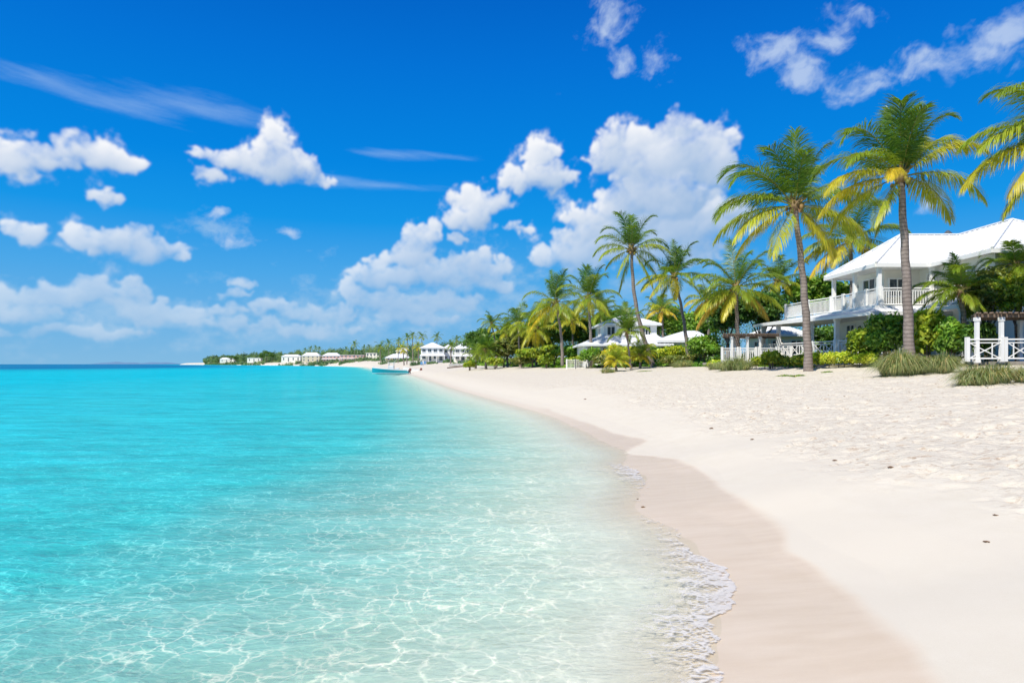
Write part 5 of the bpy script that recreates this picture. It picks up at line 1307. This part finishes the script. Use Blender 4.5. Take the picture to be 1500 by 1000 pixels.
# wooded strip behind the far beach
def far_wood():
    rs = np.random.RandomState(9); lob = []
    pts = [(300,1750,526,3),(330,1550,524.5,4),(360,1350,523,4),(390,1250,521,4),(420,1120,519,4.5),(450,1000,517.5,5),(480,880,515.5,5.5),(510,760,513.5,7),(540,700,512,8),(570,560,508,9),(600,440,509,10),(625,380,507,10),(650,330,503,11),(680,290,500,12),(700,230,499,12),(720,190,500,13),(745,170,490,13),(800,150,482,12),(860,135,472,12),(910,128,468,12),(960,122,458,12),(1040,112,444,12),(1100,104,440,12),(1150,98,446,12),(1220,92,432,12),(1300,86,452,12),(1400,80,460,12),(1560,74,455,12)]
    for a, b in zip(pts[:-1], pts[1:]):
        for i in range(34):
            f = rs.rand(); px = a[0] + (b[0] - a[0]) * f; Y = (a[1] + (b[1] - a[1]) * f) * rs.uniform(1.0, 1.10); top = a[2] + (b[2] - a[2]) * f + rs.uniform(-8, 0)
            w_ = rs.uniform(.5, 1.2) * 6; x = X_(px, Y); g = gz(x, Y); z = Z_(top, Y); hz = max(1.0, (z - g) / 2)
            r = w_ / 1000 * Y; lob.append((x, Y, g + hz * rs.uniform(.85, 1.1), r, r, hz * rs.uniform(.7, 1)))
    for Yn in range(1500):   # the low scrub at the foot
        k = rs.randint(0, len(pts) - 1); a, b = pts[k], pts[k + 1]; f = rs.rand()
        px = a[0] + (b[0] - a[0]) * f; Y = (a[1] + (b[1] - a[1]) * f) * (rs.uniform(.80, 1.0) if a[0] > 440 else rs.uniform(.93, 1.0)); x = X_(px, Y); g = gz(x, Y); r = 3 / 1000 * Y
        lob.append((x, Y, g + .3, r, r, rs.uniform(1.5, 3.4) / 1000 * Y))
    for (p0, p1, Yh, k, hh) in ((600,618,225,26,5),(650,668,220,20,5),(626,640,222,8,2.5),(664,694,178,30,4),(556,602,372,50,4),(528,560,600,40,5),(496,536,630,60,4.5),(468,500,705,44,4.5),(440,472,760,50,5),(408,444,900,44,3.5),(355,390,1150,36,3.5),(316,352,1420,30,3)):
        for i in range(k):
            px = rs.uniform(p0, p1); Y = Yh * rs.uniform(.97, 1.02); x = X_(px, Y); g = gz(x, Y); lob.append((x, Y, g + .2, rs.uniform(1.5, 3) / 1000 * Y, 2 / 1000 * Y, rs.uniform(.4, 1.45) * hh / 1000 * Y))
    lob = np.array(lob); n = 300000
    wgt = np.where(np.arange(len(lob)) < 34 * (len(pts) - 1), 3.0, 1.0); wgt /= wgt.sum(); which = rs.choice(len(lob), n, p=wgt); l = lob[which]
    d = unit(rs.normal(size=(n, 3))); c = l[:, :3] + d * l[:, 3:6] * rs.uniform(.5, 1, (n, 1))
    sz = (l[:, 1] / 1000 * 0.95)[:, None] * rs.uniform(.5, 1.2, (n, 1)); nr = unit(d + rs.normal(size=(n, 3)) * .6); ax = unit(np.cross(nr, rs.normal(size=(n, 3)))); bx = np.cross(nr, ax)
    V = np.stack([c - ax * sz, c + bx * sz * .6, c + ax * sz, c - bx * sz * .6], 1).reshape(-1, 3)
    cl = np.array(PAL['far'])[(_hash((c[:, 0] * .12).round(), (c[:, 1] * .02).round(), 3) * 3.99).astype(int)] * rs.uniform(.7, 1.25, (n, 1))
    o = mesh_np('far_woodland', V, [np.arange(4 * n).reshape(-1, 4)], M['leaf'], None, col=np.repeat(cl, 4, 0))
    tag(o, 'low dark green woodland running behind the far beach', 'woodland', kind='stuff')
far_wood()
def thicket_floor():
    # undergrowth between the houses and palms
    rs = np.random.RandomState(19); n = 60000
    Y = np.exp(rs.uniform(math.log(31), math.log(170), n)); s_ = rs.uniform(0, 1, n) ** 1.4 * 24 + 18.6 - 3.8 * sstep(50, 85, Y)
    x = shore_x(Y) + s_
    keep = ~((x > 17.4) & (x < 31) & (Y > 33) & (Y < 51)) & ~((x > 13.7) & (x < 18.8) & (Y > 44.8) & (Y < 50.2)) & ~((x > 18.9) & (x < 24) & (Y > 28) & (Y < 32))
    x, Y = x[keep], Y[keep]; n = len(x)
    edge_ = sstep(-.2, 3.0, s_[keep] - 18.6 + 3.8 * sstep(50, 85, Y))
    z = height(x, Y, False) + rs.rand(n) ** 1.3 * (.25 + .75 * edge_) * (0.25 + 1.3 * fbm(x * .5, Y * .5, 2, 7)) * .8
    c = np.stack([x, Y, z], 1); nr = unit(rs.normal(size=(n, 3)) * .7 + [0, 0, .8]); ax = unit(np.cross(nr, rs.normal(size=(n, 3)))); bx = np.cross(nr, ax); sz = (.07 + Y * .0016)[:, None] * rs.uniform(.6, 1.3, (n, 1))
    V = np.stack([c - ax * sz, c + bx * sz * .5, c + ax * sz, c - bx * sz * .5], 1).reshape(-1, 3)
    cl = np.array(PAL['mid'])[(_hash((c[:, 0]).round(), (c[:, 1] * .7).round(), 3) * 3.99).astype(int)] * rs.uniform(.7, 1.25, (n, 1))
    o = mesh_np('undergrowth', V, [np.arange(4 * n).reshape(-1, 4)], M['leaf'], None, col=np.repeat(cl, 4, 0))
    tag(o, 'mixed green undergrowth between the palms and houses', 'undergrowth', kind='stuff')
thicket_floor()
# hazy island on the horizon
m = MB(); P = []
for i in range(60):
    f = i / 59; x = X_(138 + f * 126, 8200); hgt = (33 * math.sin(math.pi * min(1, f * 1.02)) ** .5 * (0.75 + .25 * math.sin(f * 9) + .1 * math.sin(f * 31)))
    P.append((x, hgt))
vs = []; fs = []
for i, (x, hgt) in enumerate(P):
    vs += [(x, 8000, -2), (x, 8200, max(1, hgt)), (x, 8500, -2)]
for i in range(59):
    a = i * 3; b = a + 3; fs += [(a, b, b + 1, a + 1), (a + 1, b + 1, b + 2, a + 2)]
m.add(vs, fs); o = m.build('distant_hills', M['isle'], None, smooth=True); tag(o, 'low hazy blue land on the horizon', kind='structure')

# ------------------------------------------------------------------ boats
def motor_boat(name, label, px, Y, L, rz, hull='teal', console=True, z=0.0, engine='redbrown', group=None, roll=0.0):
    g = empty(name, (X_(px, Y), Y, z), label, 'boat', group, rz)
    g.rotation_euler = (roll, 0, rz)
    n = 22; B = L * .16
    def sec(t):   # t 0 stern .. 1 bow ; half beam at sheer, at chine, sheer height, keel
        hb = B * (1 - max(0, (t - .45) / .55) ** 2.3); ch = hb * (.82 - .35 * t)
        sh = .85 + .50 * t ** 1.7; keel = -.28 + max(0, (t - .72) / .28) ** 2 * .85
        return hb, ch, sh, keel
    def shell(k0, inn=0.0):
        rows_ = []
        for i in range(n + 1):
            t_ = i / n; hb, ch, sh, ke = sec(t_); x = -L / 2 + L * t_ + (0.0 if t_ < .9 else 0)
            rows_.append((x, hb, ch, sh, ke))
        return rows_
    rws = shell(0)
    def strip(m, lo, hi):
        for i in range(n):
            for s_ in (1, -1):
                a, b = rws[i], rws[i + 1]
                def pt(r, k):
                    x, hb, ch, sh, ke = r
                    return {'k': (x, 0, ke), 'c': (x, s_ * ch, ke * .35 + .05), 's': (x + (L * .035 * (r is b or True)) * 0, s_ * hb, sh - .13), 't': (x, s_ * (hb + .02), sh)}[k]
                m.add([pt(a, lo), pt(b, lo), pt(b, hi), pt(a, hi)], [(0, 1, 2, 3)])
    m = MB(); strip(m, 'k', 'c'); strip(m, 'c', 's')
    x, hb, ch, sh, ke = rws[0]; m.add([(x, 0, ke), (x, ch, ke * .35 + .05), (x, hb, sh - .13), (x, -hb, sh - .13), (x, -ch, ke * .35 + .05)], [(0, 1, 2, 3, 4)])
    h = m.build('hull', M[hull], g, smooth=False)
    m = MB(); strip(m, 's', 't')
    for i in range(n):   # side decks, foredeck
        for s_ in (1, -1):
            a, b = rws[i], rws[i + 1]; wa = min(a[1], .22 if i < n * .62 else 9); wb = min(b[1], .22 if i + 1 < n * .62 else 9)
            m.add([(a[0], s_ * (a[1] + .02), a[3]), (b[0], s_ * (b[1] + .02), b[3]), (b[0], s_ * (b[1] - wb), b[3] + .02), (a[0], s_ * (a[1] - wa), a[3] + .02)], [(0, 1, 2, 3)])
    m.box(-L / 2, -L / 2 + .25, -rws[0][1], rws[0][1], .6, .85)
    m.build('gunwale', M['hullwhite'], g)
    m = MB(); m.prism([(r[0], r[1] * .9) for r in rws] + [(r[0], -r[1] * .9) for r in rws[::-1]], .12, .16); m.build('deck', M['hullwhite'], g)
    if console:
        m = MB(); m.box(-.65, .45, -.42, .42, .16, 1.65); m.box(-1.75, -1.1, -.45, .45, .16, 1.2); m.box(.36, .95, -.35, .35, .16, .7); c = m.build('console', M['hullwhite'], g, bevel=.05)
        m = MB(); m.add([(.46, -.36, 1.62), (.46, .36, 1.62), (.16, .3, 2.1), (.16, -.3, 2.1)], [(0, 1, 2, 3)]); m.build('windscreen', M['glass'], c)
        m = MB(); m.tube([(-.62, 0, 1.5), (-.72, 0, 1.55)], .16, 10); m.build('steering_wheel', M['darkframe'], c)
        m = MB()
        for x_, y_ in ((-.75, .45), (-.75, -.45), (.3, .45), (.3, -.45)): m.tube([(x_, y_, .16), (x_ * .9, y_ * .95, 2.25)], .03, 6)
        m.build('top_frame', M['steel'], g)
        m = MB(); m.box(-.95, .55, -.6, .6, 2.25, 2.32); m.build('canopy', M['hullwhite'], g, bevel=.02)
        m = MB(); pr = None
        for i in range(12, n):
            for s_ in (1, -1):
                a, b = rws[i], rws[i + 1]; m.tube([(a[0], s_ * a[1] * .93, a[3] + .32), (b[0], s_ * b[1] * .93, b[3] + .32)], .018, 5)
                if i % 3 == 0: m.tube([(a[0], s_ * a[1] * .93, a[3]), (a[0], s_ * a[1] * .93, a[3] + .32)], .015, 5)
        m.build('bow_rail', M['steel'], g)
        for s_ in (1, -1):
            m = MB(); m.tube([(-.6, s_ * .5, 2.05), (-1.6, s_ * 1.0, 3.6)], [.02, .008], 5); m.build('fishing_rod', M['steel'], g)
    m = MB(); x_ = -L / 2 - .28
    m.box(x_ - .22, x_ + .2, -.19, .19, .62, 1.12); m.box(x_ - .08, x_ + .08, -.06, .06, -.45, .62); m.box(x_ - .2, x_ + .12, -.015, .015, -.6, -.35)
    e = m.build('outboard_engine', M[engine], g, bevel=.05)
    m = MB(); m.box(x_ + .1, x_ + .3, -.13, .13, .3, .6); m.build('bracket', M['darkframe'], e)
    return g
motor_boat('motor_boat', 'turquoise hulled centre console boat with fishing rods moored at the water edge', 572, 138, 7.4, R(182))
motor_boat('motor_boat', 'small white open boat lying behind the turquoise one, red brown outboard at its stern', 603, 150, 3.6, R(181), hull='hullwhite', console=False)
def skiff():
    Y = 150.0; x = X_(672, Y); g = empty('beached_skiff', (x, Y, gz(x, Y)), 'white skiff drawn up on the sand with a long brown plank before it', 'boat'); 
    L = 4.4; m = MB(); n = 12
    for i in range(n):
        for s_ in (1, -1):
            def P_(k): t_ = k / n; hb = .75 * math.sin(math.pi * (.12 + .88 * (1 - t_)) * .5 + .0) if t_ > .3 else .72; hb *= (1 - max(0, (t_ - .5) / .5) ** 2); return -L / 2 + L * t_, hb, .5 + .25 * t_
            a, b = P_(i), P_(i + 1)
            m.add([(a[0], 0, .02), (b[0], 0, .02), (b[0], s_ * b[1] * .7, .12), (a[0], s_ * a[1] * .7, .12)], [(0, 1, 2, 3)]); m.add([(a[0], s_ * a[1] * .7, .12), (b[0], s_ * b[1] * .7, .12), (b[0], s_ * b[1], b[2]), (a[0], s_ * a[1], a[2])], [(0, 1, 2, 3)])
    m.add([(-L / 2, 0, .02), (-L / 2, .5, .12), (-L / 2, .72, .5), (-L / 2, -.72, .5), (-L / 2, -.5, .12)], [(0, 1, 2, 3, 4)])
    m.build('hull', M['hullwhite'], g)
    for xx in (-1.2, 0.1): m = MB(); m.box(xx - .12, xx + .12, -.66, .66, .4, .44); m.build('seat', M['deckwood'], g)
    g.rotation_euler = (0, 0, R(8))
skiff()
Y = 138.0; m = MB(); x0 = X_(655, Y); x1 = X_(690, Y); zz = gz((x0 + x1) / 2, Y)
m.tube([(x0, Y, gz(x0, Y) + .1), ((x0 + x1) / 2, Y + .5, zz + .14), (x1, Y + .8, gz(x1, Y + .8) + .16)], [.14, .17, .11], 8)
o = m.build('driftwood_log', M['wood'], None, smooth=True); tag(o, 'long weathered driftwood log lying on the sand before the skiff', 'driftwood')
o_ = (X_(832, 71), 71.0, gzp(832, 71)); g_ = empty('garden_fence', o_, 'short white picket fence left of the stacked roof villa', 'fence')
railing(g_, o_, (X_(830, 71), 71.0), (X_(843, 71), 71.0), gzp(832, 71), .95, 'bars'); railing(g_, o_, (X_(843.5, 71), 71.0), (X_(857, 71), 71.0), gzp(832, 71), .95, 'bars')
# lounge chairs by the large villa
def lounger(px, Y, label):
    x = X_(px, Y); g = gz(x, Y); o = (x, Y, g); r = empty('beach_chair', o, label, 'beach chair', 'beach chairs before the large villa')
    m = MB(o); m.add([(x - .35, Y, g + .45), (x + .35, Y, g + .45), (x + .35, Y + .7, g + .4), (x - .35, Y + .7, g + .4)], [(0, 1, 2, 3)]); m.box(x - .35, x + .35, Y, Y + .7, g + .36, g + .4); m.build('seat', M['blue'], r)
    m = MB(o); m.hexa([(x - .35, Y + .7, g + .4), (x + .35, Y + .7, g + .4), (x + .35, Y + .76, g + .4), (x - .35, Y + .76, g + .4), (x - .35, Y + 1.1, g + 1.2), (x + .35, Y + 1.1, g + 1.2), (x + .35, Y + 1.16, g + 1.2), (x - .35, Y + 1.16, g + 1.2)]); m.build('backrest', M['blue'], r)
    for a in (-.33, .33):
        for b in (.05, .7): m = MB(o); m.bar((x + a, Y + b, g - .05), (x + a, Y + b, g + .4), .05); m.build('leg', M['white'], r)
lounger(617, 205, 'blue canvas beach chair, the seaward one before the large villa'); lounger(621.5, 206, 'blue canvas beach chair, the landward one before the large villa')

# ------------------------------------------------------------------ flotsam on the sand
def bit(px, py, label, size=.05, seed=1, cat='seaweed', name='seaweed_scrap'):
    # find where the sight line meets the sand
    Y = 3.0
    for _ in range(4000):
        x = X_(px, Y)
        if gz(x, Y) >= Z_(py, Y): break
        Y *= 1.002
    rr = random.Random(seed); m = MB((x, Y, gz(x, Y)))
    for i in range(9):
        a = rr.uniform(0, 6.28); r = size * .7 * rr.uniform(.3, 1); p = (x + math.cos(a) * r, Y + math.sin(a) * r)
        q = (x + math.cos(a + 2.5) * r, Y + math.sin(a + 2.5) * r * .7)
        z = gz(x, Y)
        m.tube([(p[0], p[1], z + .004), ((p[0] + q[0]) / 2, (p[1] + q[1]) / 2, z + size * rr.uniform(.1, .3)), (q[0], q[1], z + .006)], [.004, size * .10, .003], 5)
    o = m.build(name, M['brown'], None, smooth=True); tag(o, label, cat, 'scraps of weed on the sand'); o.location = (x, Y, gz(x, Y))
bits = [(1305, 685, 'largest brown weed scrap on the dry sand', .075), (1223, 675, 'flat weed scrap left of the largest one', .06), (1102, 644, 'thin weed scrap farthest up the smooth sand', .07), (1445, 794, 'brown weed scrap nearest the frame edge, lower one', .045), (1458, 755, 'small weed scrap above the lower one by the frame edge', .045),
        (1044, 880, 'dark scrap at the tip of the foam', .03), (942, 743, 'long dark weed scrap in the foam line', .05), (934, 731, 'small dark crumb just above the foam line scrap', .03), (1042, 628, 'weed scrap high on the smooth sand near the palms', .10), (857, 585, 'weed scrap far along the tide line', .13)]
for i, (px, py, lab, sz) in enumerate(bits): bit(px, py, lab, sz, 300 + i)
